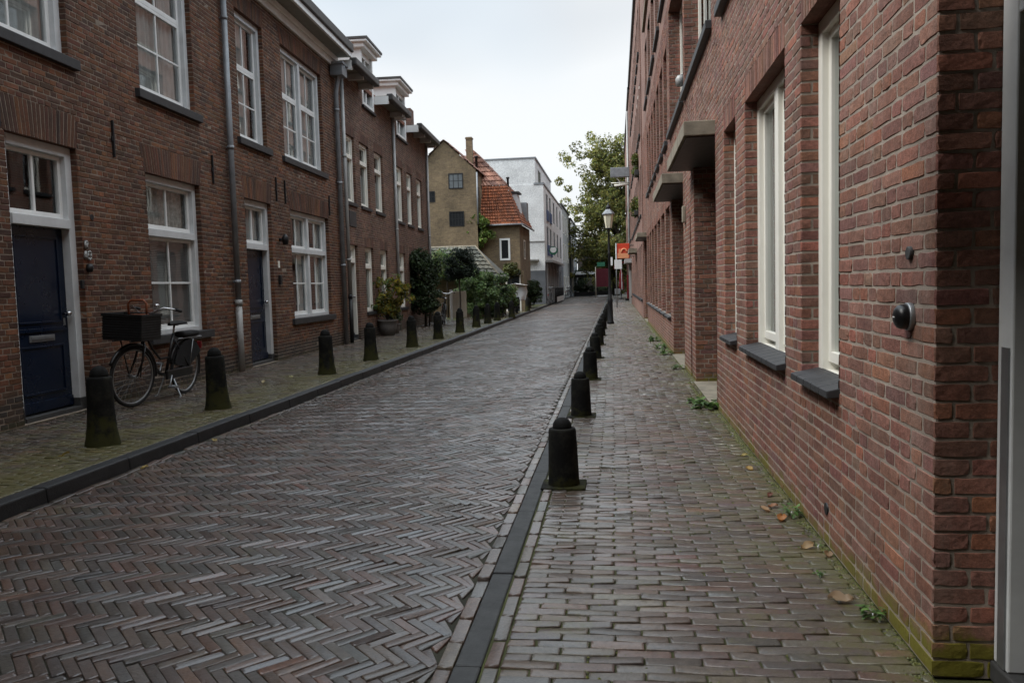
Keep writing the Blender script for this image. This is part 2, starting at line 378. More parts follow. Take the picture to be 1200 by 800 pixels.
def courses(u0, u1, v0, v1, holes, bond, seed=0):
    out = []; rr = random.Random(seed); J = .0095
    n0 = int(round(v0/CH)); n1 = int(round(v1/CH))
    for r in range(n0, n1):
        a, b = r*CH+J/2, (r+1)*CH-J/2; mid = (r+.5)*CH
        iv = [(u0, u1)]
        for (h0, h1, w0, w1) in holes:
            if w0 < mid < w1:
                nv = []
                for (p, q) in iv:
                    if h1 <= p or h0 >= q: nv.append((p, q)); continue
                    if h0 > p: nv.append((p, h0))
                    if h1 < q: nv.append((h1, q))
                iv = nv
        # joint positions for the row
        if bond == 'cross':
            if r % 2: js = ('h', .11, 0)
            else: js = ('s', .22, .055 if r % 4 else .165)
        for (p, q) in iv:
            if q-p < .02: continue
            x = p; pts = [p]
            if bond == 'cross':
                L = js[1]; k = math.floor((p-js[2])/L)+1
                while True:
                    y = js[2]+k*L
                    if y > q-.03: break
                    if y > p+.03: pts.append(y)
                    k += 1
            else:
                x = p+(.11 if r % 2 else .165 if r % 3 else .22); run = 0
                while x < q-.05:
                    pts.append(x); h = rr.random() < (.42 if run < 2 else .9)
                    x += .11 if h else .22; run = 0 if h else run+1
            pts.append(q)
            for i in range(len(pts)-1):
                e0 = 0 if i == 0 else J/2; e1 = 0 if i == len(pts)-2 else J/2
                out.append((pts[i]+e0, pts[i+1]-e1, a, b))
    return out
def sheet(mb, F, u0, u1, v0, v1, holes, off=0., mat=1, tint=(1, 1, 1)):
    us = sorted({u0, u1, *[x for h in holes for x in h[:2] if u0 < x < u1]}); vs = sorted({v0, v1, *[x for h in holes for x in h[2:] if v0 < x < v1]})
    for i in range(len(us)-1):
        for j in range(len(vs)-1):
            mu, mv = (us[i]+us[i+1])/2, (vs[j]+vs[j+1])/2
            if any(h[0] < mu < h[1] and h[2] < mv < h[3] for h in holes): continue
            q = [F.p(us[i], off, vs[j]), F.p(us[i+1], off, vs[j]), F.p(us[i+1], off, vs[j+1]), F.p(us[i], off, vs[j+1])]
            fl = np.cross(q[1]-q[0], q[3]-q[0])@F.n < 0
            mb.add(q, [(3,2,1,0) if fl else (0,1,2,3)], mat, tint)
Z = np.array([0, 0, 1.])
def facade(mb, F, u0, u1, v0, v1, holes, palette, bond='cross', arches=(), depth=.12, seed=0, proud=.0045):
    """brick skin with real openings; holes = (u0,u1,v0,v1); arches = soldier rows (u0,u1,v0,v1,splay)"""
    ah = [(a[0], a[1], a[2], a[3]) for a in arches]
    rc = courses(u0, u1, v0, v1, list(holes)+ah, bond, seed)
    ra = np.array(rc); near = (ra[:, 0] < 8.6) & (proud < .0042)
    bricks(mb, F.o, F.d, Z, F.n, ra[near], palette, proud=proud, jit=.0008, rough=True)
    bricks(mb, F.o, F.d, Z, F.n, ra[~near], palette, proud=proud, jit=.0013 if proud > .0042 else .0009)
    for (a0, a1, b0, b1, sp) in arches:
        n = max(1, round((a1-a0)/.0605)); L = (a1-a0)/n; mid = (a0+a1)/2
        k = n; V = np.zeros((k, 8, 3)); 
        for i in range(n):
            x0, x1 = a0+i*L+.0055, a0+(i+1)*L-.0055; sk = lambda x: (x-mid)*sp
            for q, (x, z, ins) in enumerate([(x0,b0,0), (x1,b0,0), (x1+sk(x1),b1,0), (x0+sk(x0),b1,0), (x0,b0,1), (x1,b0,1), (x1+sk(x1),b1,1), (x0+sk(x0),b1,1)]):
                ix = .003*ins*(1 if q in (0,3,4,7) else -1); iz = .003*ins*(1 if q in (0,1,4,5) else -1)
                V[i, q] = F.p(x+ix, .0045*ins-.004*(1-ins)+(rng.normal(0, .0012) if ins else 0), z+iz)
        mb.bulk(V, FR, 0, pal(palette, k, .12)*.92)
    sheet(mb, F, u0, u1, v0, v1, holes)
    for (h0, h1, w0, w1) in holes:       # brick reveals
        for (u, du, s_) in ((h0, -F.n, 1), (h1, -F.n, -1)):
            O = F.o+F.d*u
            bricks(mb, O, -F.n, Z, F.d*s_, courses(-.006, depth, w0, w1, [], 'cross', seed+1), palette, proud=.005)
            q = [F.p(u, 0, w0), F.p(u, -depth, w0), F.p(u, -depth, w1), F.p(u, 0, w1)]
            mb.add(q, [(0, 1, 2, 3)], 1)
        c = palette[1]
        mb.add([F.p(h0, .005, w1), F.p(h1, .005, w1), F.p(h1, -depth, w1), F.p(h0, -depth, w1)], [(0, 1, 2, 3)], 0, c)
        mb.add([F.p(h0, 0, w0), F.p(h1, 0, w0), F.p(h1, -depth, w0), F.p(h0, -depth, w0)], [(0, 1, 2, 3)], 1)
# ------------------------------------------------------------------ windows and doors
def window(parent, F, u0, u1, v0, v1, sashes, name='window', paint='greywhite', rec=.07, glass_d=.15, cas=.10, sill=None, glass='glass',
           curtain=None, transom=None, mull=(), ft=.06):
    """casing frame set back by rec; sashes = (u0,u1,v0,v1,cols,rows) fractions of the inner opening"""
    mb = MB(); o1 = -rec
    F.box(mb, u0, u0+cas, -.20, o1, v0, v1); F.box(mb, u1-cas, u1, -.20, o1, v0, v1)
    F.box(mb, u0+cas, u1-cas, -.20, o1+.001, v1-cas, v1); F.box(mb, u0+cas, u1-cas, -.20, o1+.001, v0, v0+cas*.7)
    if transom: F.box(mb, u0+cas, u1-cas, -.20, o1+.015, transom-.05, transom+.05)
    for mu in mull: F.box(mb, mu-.06, mu+.06, -.20, o1-.002, v0+cas*.7, v1-cas)
    w = mb.build(name, paint, parent, bevel=.005)
    sb, gb = MB(), MB()
    sd = -glass_d+.02
    for (a0, a1, b0, b1, nc, nr) in sashes:
        t = ft
        F.box(sb, a0, a0+t, -glass_d-.02, sd, b0, b1); F.box(sb, a1-t, a1, -glass_d-.02, sd, b0, b1)
        F.box(sb, a0+t, a1-t, -glass_d-.02, sd+.001, b0, b0+t*1.1); F.box(sb, a0+t, a1-t, -glass_d-.02, sd+.001, b1-t*.8, b1)
        for i in range(1, nc):
            x = a0+t+(a1-a0-2*t)*i/nc; F.box(sb, x-.015, x+.015, -glass_d-.012, sd-.006, b0+t, b1-t*.8)
        for j in range(1, nr):
            z = b0+t+(b1-b0-1.8*t)*j/nr; F.box(sb, a0+t, a1-t, -glass_d-.011, sd-.008, z-.014, z+.014)
        q = [F.p(a0+t*.5, -glass_d, b0+t*.5), F.p(a1-t*.5, -glass_d, b0+t*.5), F.p(a1-t*.5, -glass_d, b1-t*.5), F.p(a0+t*.5, -glass_d, b1-t*.5)]
        gb.add(q, [(0, 1, 2, 3)])
    if sashes:
        sb.build('sash', 'white' if paint == 'greywhite' else paint, w, bevel=.004); gb.build('pane', glass, w)
    if sill:
        m2 = MB(); ov, zt, dp = sill[:3]
        F.box(m2, u0-ov, u1+ov, -.12, dp, v0-zt, v0+.004); m2.build('sill', sill[3] if len(sill) > 3 else 'darkstone', w, bevel=.006)
    if curtain:
        cb = MB()
        for (a0, a1, b0, b1, kind) in curtain:
            if kind == 'blind':
                z = b0
                while z < b1-.01:
                    F.box(cb, a0, a1, -glass_d-.060, -glass_d-.030, z, z+.016); z += .024
                F.box(cb, a0, a1, -glass_d-.075, -glass_d-.070, b0, b1)
            else:
                n = max(6, int((a1-a0)/.022)); ph = random.random()*6
                P0 = [(a0+(a1-a0)*i/n, -glass_d-.07+.022*math.sin(i*1.15+ph)+.010*math.sin(i*.37)) for i in range(n+1)]
                vs = [F.p(u, o, z) for z in (b0, b1) for (u, o) in P0]
                cb.add(vs, [(i, i+1, n+2+i, n+1+i) for i in range(n)], smooth=True)
        cb.build('curtain', 'blind' if curtain[0][4] == 'blind' else 'curtain', w)
    return w
def two_over_two(u0, u1, v0, v1, split, cas=.10, cols=2, rows_low=2, rows_up=1):
    a, b = u0+cas, u1-cas
    return [(a, b, v0+cas*.7, split-.05, cols, rows_low), (a, b, split+.05, v1-cas, cols, rows_up)]
def sashpair(h, split, cas=.10):
    a, b = h[0]+cas, h[1]-cas
    return [(a, b, h[2]+cas*.7, split-.001, 2, 2), (a, b, split+.001, h[3]-cas, 2, 1)]
def door(parent, F, u0, u1, v0, v1, top, paint='navy', rec=.07, cas=.11, frame='greywhite', knob=.9, letter=True, glazed=2, depth=.16):
    mb = MB(); o1 = -rec
    F.box(mb, u0, u0+cas, -.22, o1, v0+.14, v1); F.box(mb, u1-cas, u1, -.22, o1, v0+.14, v1)
    F.box(mb, u0+cas, u1-cas, -.22, o1+.001, v1-cas, v1); F.box(mb, u0+cas, u1-cas, -.22, o1+.02, top, top+.11)
    f = mb.build('door_frame', frame, parent, bevel=.006)
    pb = MB(); F.box(pb, u0-.004, u0+cas+.004, -.22, o1+.004, v0, v0+.14); F.box(pb, u1-cas-.004, u1+.004, -.22, o1+.004, v0, v0+.14)
    F.box(pb, u0+cas, u1-cas, -.22, o1+.02, v0-.02, v0+.05); pb.build('threshold', 'slab', f, bevel=.006)
    a, b = u0+cas, u1-cas
    if glazed:
        sb, gb = MB(), MB(); z0, z1 = top+.11, v1-cas
        F.box(sb, a, a+.05, -depth-.02, -depth+.03, z0, z1); F.box(sb, b-.05, b, -depth-.02, -depth+.03, z0, z1)
        F.box(sb, a+.05, b-.05, -depth-.02, -depth+.031, z0, z0+.06); F.box(sb, a+.05, b-.05, -depth-.02, -depth+.031, z1-.045, z1)
        for i in range(1, glazed):
            x = a+(b-a)*i/glazed; F.box(sb, x-.018, x+.018, -depth-.01, -depth+.025, z0+.06, z1-.045)
        sb.build('transom_sash', 'white', f, bevel=.004)
        gb.add([F.p(a+.02, -depth, z0+.02), F.p(b-.02, -depth, z0+.02), F.p(b-.02, -depth, z1-.02), F.p(a+.02, -depth, z1-.02)], [(0, 1, 2, 3)])
        gb.build('transom_pane', 'glass', f)
    d = MB(); z0, z1 = v0+.055, top
    F.box(d, a+.004, b-.004, -depth-.05, -depth, z0, z1)
    w = b-a                                                     # mouldings: two panels, a rail with drip board
    for (p0, p1) in ((.10, .36), (.48, .95)):
        q0, q1 = z0+(z1-z0)*p0, z0+(z1-z0)*p1
        for (x0, x1, y0, y1) in ((a+.11, b-.11, q0, q0+.022), (a+.11, b-.11, q1-.022, q1), (a+.11, a+.132, q0, q1), (b-.132, b-.11, q0, q1)):
            F.box(d, x0, x1, -depth, -depth+.014, y0, y1)
    F.box(d, a+.03, b-.03, -depth, -depth+.03, z0+.02, z0+.13); F.box(d, a+.05, b-.05, -depth, -depth+.018, z0+(z1-z0)*.435, z0+(z1-z0)*.455)
    D = d.build('door', paint, parent, bevel=.004)
    h = MB(); kz = v0+1.12*knob/.9
    u = b-.07
    h.tube([F.p(u, -depth, kz), F.p(u, -depth+.05, kz)], .012, 10); h.lathe([(.0, -.03), (.02, -.027), (.032, -.01), (.032, .01), (.02, .027), (.0, .03)], F.p(u, -depth+.065, kz), 12)
    F.box(h, u-.018, u+.018, -depth, -depth+.006, kz-.13, kz-.05)
    h.build('door_knob', 'chrome', D)
    if letter:
        l = MB(); lz = z0+(z1-z0)*.40
        F.box(l, a+w*.28, a+w*.72, -depth, -depth+.012, lz-.035, lz+.035); F.box(l, a+w*.31, a+w*.69, -depth+.012, -depth+.02, lz-.012, lz+.022)
        l.build('letter_slot', 'steel', D, bevel=.003)
    return D
def pipe(parent, F, u, off, z0, z1, r=.045, mat='zinc', rings=(), name='drainpipe', foot='iron'):
    mb = MB(); mb.tube([F.p(u, off, z0+1.2 if foot else z0), F.p(u, off, z1)], r, 14)
    for z in rings: mb.tube([F.p(u, off, z-.03), F.p(u, off, z+.03)], r*1.18, 14); F.box(mb, u-.02, u+.02, -.0, off, z-.012, z+.012)
    o = mb.build(name, mat, parent)
    if foot:
        m2 = MB(); m2.tube([F.p(u, off, z0), F.p(u, off, z0+1.2)], r*1.08, 14); m2.tube([F.p(u, off, z0+1.15), F.p(u, off, z0+1.25)], r*1.25, 14)
        m2.build('pipe_foot', foot, o)
    return o
def anchor(parent, F, u, z0, z1):
    mb = MB(); F.box(mb, u-.012, u+.012, .004, .035, z0, z1); F.box(mb, u-.03, u+.03, .006, .028, (z0+z1)/2-.03, (z0+z1)/2+.03)
    return mb.build('wall_anchor', 'iron', parent, bevel=.004)
def glyph(mb, F, u, z, h, text, off, mat=0, th=.012):
    """strokes of a few capital letters and digits, drawn as thin bars"""
    G = {'4': [((.62, 0), (.62, 1)), ((.62, 1), (.05, .33)), ((.05, .33), (.95, .33))], '0': [((.2, 0), (.8, 0)), ((.8, 0), (.95, .25)), ((.95, .25), (.95, .75)), ((.95, .75), (.8, 1)), ((.8, 1), (.2, 1)), ((.2, 1), (.05, .75)), ((.05, .75), (.05, .25)), ((.05, .25), (.2, 0))],
         'R': [((.1, 0), (.1, 1)), ((.1, 1), (.8, 1)), ((.8, 1), (.9, .75)), ((.9, .75), (.8, .5)), ((.8, .5), (.1, .5)), ((.45, .5), (.9, 0))]}
    w = h*.62
    for i, ch in enumerate(text):
        for (a, b) in G[ch]:
            p = F.p(u+(i*1.25+a[0])*w, off, z+a[1]*h); q = F.p(u+(i*1.25+b[0])*w, off, z+b[1]*h); mb.tube([p, q], th, 6, mat)
# ------------------------------------------------------------------ paving
def klinkers(mb, quads, palette, z0, relief=.0035, tilt=.003, mat=0, cham=.004, jit=.16, zfun=None):
    """quads (k,4,2): plan outline of every brick; makes a chamfered brick top"""
    q = np.asarray(quads, float); k = len(q); c = q.mean(1, keepdims=True)
    q = q+rng.normal(0, .0010, q.shape)
    L = np.linalg.norm(q-c, axis=2, keepdims=True)
    inset = lambda w: q+(c-q)/np.maximum(L, 1e-4)*np.minimum(w*1.6, L*.42)
    z = z0+rng.normal(0, relief, k)
    if zfun is not None: z = z+zfun(c[:, 0, 0], c[:, 0, 1])
    tl = rng.normal(0, tilt, (k, 2)); d = q-c; t = (d[..., 0]*tl[:, :1]+d[..., 1]*tl[:, 1:])/.08
    ch = cham*rng.uniform(.7, 1.5, (k, 1))
    V = np.zeros((k, 16, 3)); V[:, :4, :2] = q; V[:, 4:8, :2] = q; V[:, 8:12, :2] = inset(cham); V[:, 12:, :2] = inset(cham*2.6)
    V[:, :4, 2] = z[:, None]-.035; V[:, 4:8, 2] = z[:, None]-ch+t; V[:, 8:12, 2] = z[:, None]+t-.0006+rng.normal(0, .0006, (k, 4)); V[:, 12:, 2] = z[:, None]+t+rng.normal(0, .0006, (k, 4))
    ring = lambda a: [(a+i, a+(i+1) % 4, a+4+(i+1) % 4, a+4+i) for i in range(4)]
    mb.bulk(V, [(12,13,14,15)]+ring(8)+ring(4)+ring(0), mat, pal(palette, k, jit), smooth=True)
def ccw(q):
    q = np.asarray(q); a = ((q[:, 1, 0]-q[:, 0, 0])*(q[:, 2, 1]-q[:, 0, 1])-(q[:, 1, 1]-q[:, 0, 1])*(q[:, 2, 0]-q[:, 0, 0]))
    q[a < 0] = q[a < 0][:, ::-1]; return q
def xr(y): return -.605-.0034*(np.asarray(y)-2.6)      # road-side face of the right kerb
def xl(y): return -3.90-.0105*(np.asarray(y)-4.5)      # road-side face of the left kerb
YEND = 100.
def strip_quads(xf, w, y0, y1, L=.21, j=.008, off=0.):
    ys = np.arange(y0, y1, L+j)
    a, b = ys, ys+L
    return np.stack([np.stack([xf(a)+off, a], 1), np.stack([xf(a)+off+w, a], 1), np.stack([xf(b)+off+w, b], 1), np.stack([xf(b)+off, b], 1)], 1)
PAV = [(.058,.034,.021), (.068,.036,.021), (.048,.032,.022), (.078,.037,.020), (.056,.041,.029), (.052,.026,.015), (.082,.037,.020), (.043,.034,.025)]
PAVR = [(.094,.070,.052), (.080,.062,.048), (.106,.080,.060), (.090,.058,.040), (.100,.077,.060), (.072,.056,.044), (.110,.064,.043)]
PAVL = [(.085,.062,.046), (.070,.054,.040), (.100,.066,.046), (.080,.066,.050)]
def road_z(x, y):       # gentle camber and settled patches
    t = (x-xl(y))/(xr(y)-xl(y))
    return .035*4*t*(1-t)+.010*np.sin(x*1.7+y*.9)*np.cos(y*.63-x*.8)+.005*np.sin(x*5.1-y*2.3)
def build_ground():
    g = MB(); g.add([(-300,-300,-.16), (300,-300,-.16), (300,300,-.16), (-300,300,-.16)], [(0,1,2,3)]); tag(g.build('ground', 'earth'), kind='structure')
    # --- road: herringbone klinkers laid on edge, zigzags running across the road
    W, n = .0465, 4; J = .0038
    mb = MB(); c45 = math.sqrt(.5)
    R_ = int(YEND/W*1.2); qs = []
    jj = np.arange(-300, 2900)
    for k in range(-392, 4):
        for typ in (0, 1):
            if typ == 0: x0 = jj+2*n*k; y0 = jj+0; wx, wy = n, 1
            else: x0 = jj+n+2*n*k+n-1; y0 = jj+0; wx, wy = 1, n       # vertical brick, bottom where (x-j)%2n = 2n-1
            cx = (x0+wx/2)*W; cy = (y0+wy/2)*W
            X = (cx+cy)*c45-28; Y = (-cx+cy)*c45
            # keep (1,1) running along X: rotate by -45 degrees
            m = (X > -5.4) & (X < -.4) & (Y > 1.2) & (Y < YEND)
            if not m.any(): continue
            x0m, y0m = x0[m]*W+J/2, y0[m]*W+J/2; x1m, y1m = (x0[m]+wx)*W-J/2, (y0[m]+wy)*W-J/2
            P = np.stack([np.stack([x0m,y0m],1), np.stack([x1m,y0m],1), np.stack([x1m,y1m],1), np.stack([x0m,y1m],1)], 1)
            Q = np.stack([(P[..., 0]+P[..., 1])*c45-28, (-P[..., 0]+P[..., 1])*c45], -1); qs.append(Q)
    Q = np.concatenate(qs)
    lo, hi = xl(Q[..., 1])+.068, xr(Q[..., 1])-.075
    cx = Q[..., 0].mean(1); keep = (cx > lo.mean(1)-.04) & (cx < hi.mean(1)+.04)
    Q, lo, hi = Q[keep], lo[keep], hi[keep]
    Q[..., 0] = np.clip(Q[..., 0], lo, hi)                 # bricks cut along the edges
    a = np.abs((Q[:, 2]-Q[:, 0])[:, 0]*(Q[:, 3]-Q[:, 1])[:, 1]-(Q[:, 2]-Q[:, 0])[:, 1]*(Q[:, 3]-Q[:, 1])[:, 0])/2
    Q = Q[a > .0005]
    klinkers(mb, ccw(Q), PAV, -.035, .0012, .0012, zfun=road_z, jit=.15, cham=.003)
    klinkers(mb, ccw(strip_quads(xr, -.058, 1.2, YEND, off=-.008)), PAVR, -.012, .002, .002)
    klinkers(mb, ccw(strip_quads(xl, .055, 1.2, YEND, off=.008)), PAV, -.035, .002, .002)
    ys = np.linspace(-10, YEND, 221)
    for i in range(len(ys)-1):                             # soil in the joints follows the camber
        y0, y1 = ys[i], ys[i+1]; ts = np.linspace(0, 1, 9)
        for j in range(8):
            pts = []
            for (t, y) in ((ts[j], y0), (ts[j+1], y0), (ts[j+1], y1), (ts[j], y1)):
                x = float(xl(y)+(xr(y)-xl(y))*t); pts.append((x, y, -.0435+float(road_z(x, y))))
            mb.add(pts, [(0,1,2,3)], 1)
    tag(mb.build('road', ['cobble', 'joint']), kind='structure')
    # --- right pavement: running bond across, border of stretchers against the kerb
    mb = MB(); qs = []; y = 1.2; r = 0; wy, L = .0585, .205
    while y < 76:
        o = (r % 2)*L/2+rng.normal(0, .006)
        x0 = float(xr(y))+.168; e = 1.035 if y < 26 else 1.02
        xs = np.arange(x0-o, e, L)
        for x in xs:
            a, b = max(x, x0)+.003, min(x+L, e)-.003
            if b-a > .03: qs.append([(a, y+.0028), (b, y+.0028), (b, y+wy-.0028), (a, y+wy-.0028)])
        y += wy; r += 1
    Q = np.array(qs); Q += rng.normal(0, .0012, Q.shape)
    klinkers(mb, ccw(Q), PAVR, .0, .0018, .0016, jit=.11, cham=.003, zfun=lambda x, y: .0025*np.sin(x*2.1+y*.8)*np.cos(y*1.3))
    klinkers(mb, ccw(strip_quads(xr, .052, 1.2, 76, off=.110)), PAVR, .0, .002, .002)
    for i in range(40):
        y0, y1 = -8+i*2.1, -8+(i+1)*2.1
        mb.add([(float(xr(y0))+.10, y0, -.0085), (3.6, y0, -.0085), (3.6, y1, -.0085), (float(xr(y1))+.10, y1, -.0085)], [(0,1,2,3)], 1)
    tag(mb.build('pavement_right', ['paver_right', 'joint_moss']), kind='structure')
    # --- left pavement
    mb = MB(); qs = []; y = 3.2; r = 0
    while y < 60:
        o = (r % 2)*L/2; x1 = float(xl(y))-.17; xw = -5.75-.0435*y if y < 30.2 else (-6.3 if y < 46 else -4.72)
        for x in np.arange(x1+o, xw-.1, -L):
            a, b = max(x-L, xw)+.004, min(x, x1)-.004
            if b-a > .03: qs.append([(a, y+.0028), (b, y+.0028), (b, y+wy-.0028), (a, y+wy-.0028)])
        y += wy; r += 1
    klinkers(mb, ccw(np.array(qs)), PAVL, .052, .002, .002, jit=.15, zfun=lambda x, y: .003*np.sin(x*2.1+y*.8)*np.cos(y*1.3))
    for i in range(54):
        y0, y1 = -8+i*2., -8+(i+1)*2.
        mb.add([(-30, y0, .042), (float(xl(y0))-.12, y0, .042), (float(xl(y1))-.12, y1, .042), (-30, y1, .042)], [(0,1,2,3)], 1)
    tag(mb.build('pavement_left', ['paver_left', 'joint_moss']), kind='structure')
    # --- kerbs: stones about a metre long
    mb = MB(); y = -4.
    while y < 76:
        L = 1.0+random.uniform(-.1, .1); a, b = y+.004, y+L-.004; z = .0+random.uniform(-.003, .003)
        mb.hexa([(float(xr(a)),a,-.15), (float(xr(a))+.10,a,-.15), (float(xr(b))+.10,b,-.15), (float(xr(b)),b,-.15), (float(xr(a)),a,z), (float(xr(a))+.10,a,z), (float(xr(b))+.10,b,z), (float(xr(b)),b,z)]); y += L
    tag(mb.build('kerb_right', 'kerb', bevel=.008), kind='structure')
    mb = MB(); y = -4.
    while y < 97:
        L = 1.0+random.uniform(-.1, .1); a, b = y+.003, y+L-.003; z = .060+random.uniform(-.004, .004)
        mb.hexa([(float(xl(a))-.15,a,-.15), (float(xl(a)),a,-.15), (float(xl(b)),b,-.15), (float(xl(b))-.15,b,-.15), (float(xl(a))-.15,a,z), (float(xl(a))-.02,a,z), (float(xl(b))-.02,b,z), (float(xl(b))-.15,b,z)]); y += L
    tag(mb.build('kerb_left', 'kerb_left', bevel=.012), kind='structure')
build_ground()
# ------------------------------------------------------------------ left row of houses
def house_body(H, F, u0, u1, top, depth=8., mat='brick_left_far', ends=(False, True), ridge=3.6, eave=0.):
    mb = MB(); F.box(mb, u0+.02, u1-.02, -.95, -depth, .0, top-.1, 0); mb.build('interior', 'dark', H)
    mb = MB()
    for on, u in zip(ends, (u0, u1)):
        if on:
            pts = [F.p(u, -.03, 0), F.p(u, -depth, 0), F.p(u, -depth, top), F.p(u, -depth/2, top+ridge), F.p(u, -.03, top)]
            mb.add(pts, [(0,1,2,3,4)])
    mb.add([F.p(u0, -depth-.02, 0), F.p(u1, -depth-.02, 0), F.p(u1, -depth-.02, top), F.p(u0, -depth-.02, top)], [(0,1,2,3)])
    mb.build('rear_wall', mat, H)
    rb = MB()
    for (a, za, b, zb) in ((eave, top+.02, -depth/2, top+ridge), (-depth/2, top+ridge, -depth-.2, top)):
        q = [F.p(u0, a, za), F.p(u1, a, za), F.p(u1, b, zb), F.p(u0, b, zb)]
        q2 = [p-np.array([0, 0, .12]) for p in q]
        rb.hexa(q2+q, 0, (.20, .075, .04))
    rb.build('roof', 'tile', H)
def front(H, F, u0, u1, v0, v1, holes, palette, mats, **k):
    mb = MB(); facade(mb, F, u0, u1, v0, v1, holes, palette, **k); return mb.build('wall', mats, H)
ML = ['brick_left', 'mortar_left']
def hs(*h): return (h[0], h[1], snap(h[2]), snap(h[3]))
# house with the bicycle in front of it
UP0, UP1 = 4.0625, 6.125
A_h = dict(door=hs(7.38, 8.53, .0625, 3.0625), win=hs(9.97, 11.48, .8125, 3.0), up1=hs(7.0, 8.50, UP0, UP1), up2=hs(9.97, 11.48, UP0, UP1))
def arch(h, hgt=.375, sp=.12): return (h[0]-.02, h[1]+.02, h[3], snap(h[3]+hgt), sp)
HA = thing('terraced_house', 'dark brown brick terraced house with the navy front door and the bicycle leaning outside', 'house', tuple(LF.p(9.6, 0, 0)), 'houses of the left-hand terrace')
front(HA, LF, 6.3, 12.56, 0, 6.625, list(A_h.values()), PAL_L, ML, arches=[arch(A_h['door']), arch(A_h['win'])]+[(h[0]-.02, h[1]+.02, h[3], snap(h[3]+.31), .12) for h in (A_h['up1'], A_h['up2'])], seed=3, depth=.075)
house_body(HA, LF, 6.3, 12.56, 7.0)
d = A_h['door']; door(HA, LF, *d, 2.14)
h = A_h['win']
window(HA, LF, *h, two_over_two(h[0], h[1], h[2], h[3], 2.22), transom=2.22, sill=(.14, .11, .06), curtain=[(h[0]+.05, h[1]-.05, h[2], 2.16, 'blind')])
cb = MB(); n = 60; P0 = [(h[0]+.08+(h[1]-h[0]-.16)*i/n, -.23+.018*math.sin(i*1.3)) for i in range(n+1)]
cb.add([LF.p(u, o, z) for z in (2.24, 2.93) for (u, o) in P0], [(i, i+1, n+2+i, n+1+i) for i in range(n)], smooth=True); cb.build('curtain', 'curtain_lace', HA)
for nm in ('up1', 'up2'):
    h = A_h[nm]; window(HA, LF, *h, sashpair(h, 5.33), sill=(.12, .11, .07), glass='glass_up', curtain=[(h[0]+.08, h[1]-.08, h[2], h[2]+1.25, 'n'), (h[0]+.08, h[0]+.4, h[2]+1.25, h[3], 'n'), (h[1]-.6, h[1]-.08, h[2]+1.25, h[3], 'n')])
for u in (9.26, 11.93): anchor(HA, LF, u, 3.08, 3.53)
anchor(HA, LF, 7.30, 3.08, 3.52)
pipe(HA, LF, 12.62-.12, .075, -.0, 6.75, .048, rings=(5.81, 3.74, 1.55), foot='zinc_light')
nb = MB(); glyph(nb, LF, 8.555, 1.925, .085, 'R', .02); glyph(nb, LF, 8.525, 1.80, .095, '40', .02); nb.build('house_number', 'zinc_light', HA)
kb = MB(); kb.lathe([(0, -.05), (.03, -.045), (.045, 0), (.03, .045), (0, .05)], LF.p(8.60, .03, 1.70), 12); kb.build('key_safe', 'iron', HA)
bb = MB(); LF.box(bb, 8.44, 8.49, .0, .03, 1.46, 1.56); bb.build('doorbell', 'iron', HA, bevel=.008)
vb = MB(); vb.tube([LF.p(8.74, -.02, 2.30), LF.p(8.74, .012, 2.30)], .035, 14); vb.build('vent', 'iron', HA)
pb = MB(); LF.box(pb, 6.3, 7.36, .0, .03, 0, .34); LF.box(pb, 8.55, 12.4, .0, .02, 0, .02)
# house beyond the first drainpipe
B_h = dict(door=hs(13.10, 14.27, .0625, 3.0), win=hs(15.25, 17.66, .8125, 3.0), up1=hs(13.06, 14.24, 4.0, 6.1875), up2=hs(15.12, 17.54, 4.0, 6.1875))
HB = thing('terraced_house', 'dark brown brick terraced house with paired white windows between the two grey drainpipes', 'house', tuple(LF.p(15.6, 0, 0)), 'houses of the left-hand terrace')
front(HB, LF, 12.56, 18.62, 0, 6.625, list(B_h.values()), PAL_L, ML, arches=[arch(B_h['door']), arch(B_h['win'])]+[(h[0]-.02, h[1]+.02, h[3], snap(h[3]+.31), .12) for h in (B_h['up1'], B_h['up2'])], seed=5, depth=.075)
house_body(HB, LF, 12.56, 18.62, 7.0)
door(HB, LF, *B_h['door'], 2.13)
def pair(h, split, cas=.10):
    m = (h[0]+h[1])/2; a, b = h[0]+cas, h[1]-cas; out = []
    for (x0, x1) in ((a, m-.06), (m+.06, b)):
        g = .04 if h[3] < 4 else .001; out += [(x0, x1, h[2]+cas*.7, split-g, 2, 2), (x0, x1, split+g, h[3]-cas, 2, 1)]
    return out, m
for nm, sp, gl in (('win', 2.2, 'glass'), ('up2', 5.27, 'glass_up')):
    h = B_h[nm]; sa, m = pair(h, sp)
    window(HB, LF, *h, sa, sill=(.14, .11, .06), glass=gl, transom=sp if nm == 'win' else None, mull=(m,), curtain=[(h[0]+.12, h[0]+(.7 if nm == 'up2' else .42), h[2], h[3], 'n'), (m-.35, m-.08, h[2], h[3], 'n'), (m+.08, m+(.8 if nm == 'up2' else .35), h[2], h[3], 'n'), (h[1]-.4, h[1]-.12, h[2], h[3], 'n')])  # upstairs curtains widened as a pale stand-in for sky reflected in the panes
h = B_h['up1']; window(HB, LF, *h, sashpair(h, 5.27), sill=(.12, .11, .07), glass='glass_up', curtain=[(h[0]+.08, h[1]-.35, h[2], h[3], 'n')])  # wide curtain takes the place of bright sky reflection
dh = B_h['door']
cb = MB(); n = 40; P0 = [(dh[0]+.14+(.88)*i/n, -.24+.02*math.sin(i*1.2)) for i in range(n+1)]
cb.add([LF.p(u, o, z) for z in (2.25, 2.9) for (u, o) in P0], [(i, i+1, n+2+i, n+1+i) for i in range(n)], smooth=True); cb.build('curtain', 'curtain', HB)
for u in (15.0, 17.75, 14.55): anchor(HB, LF, u, 3.08, 3.53)
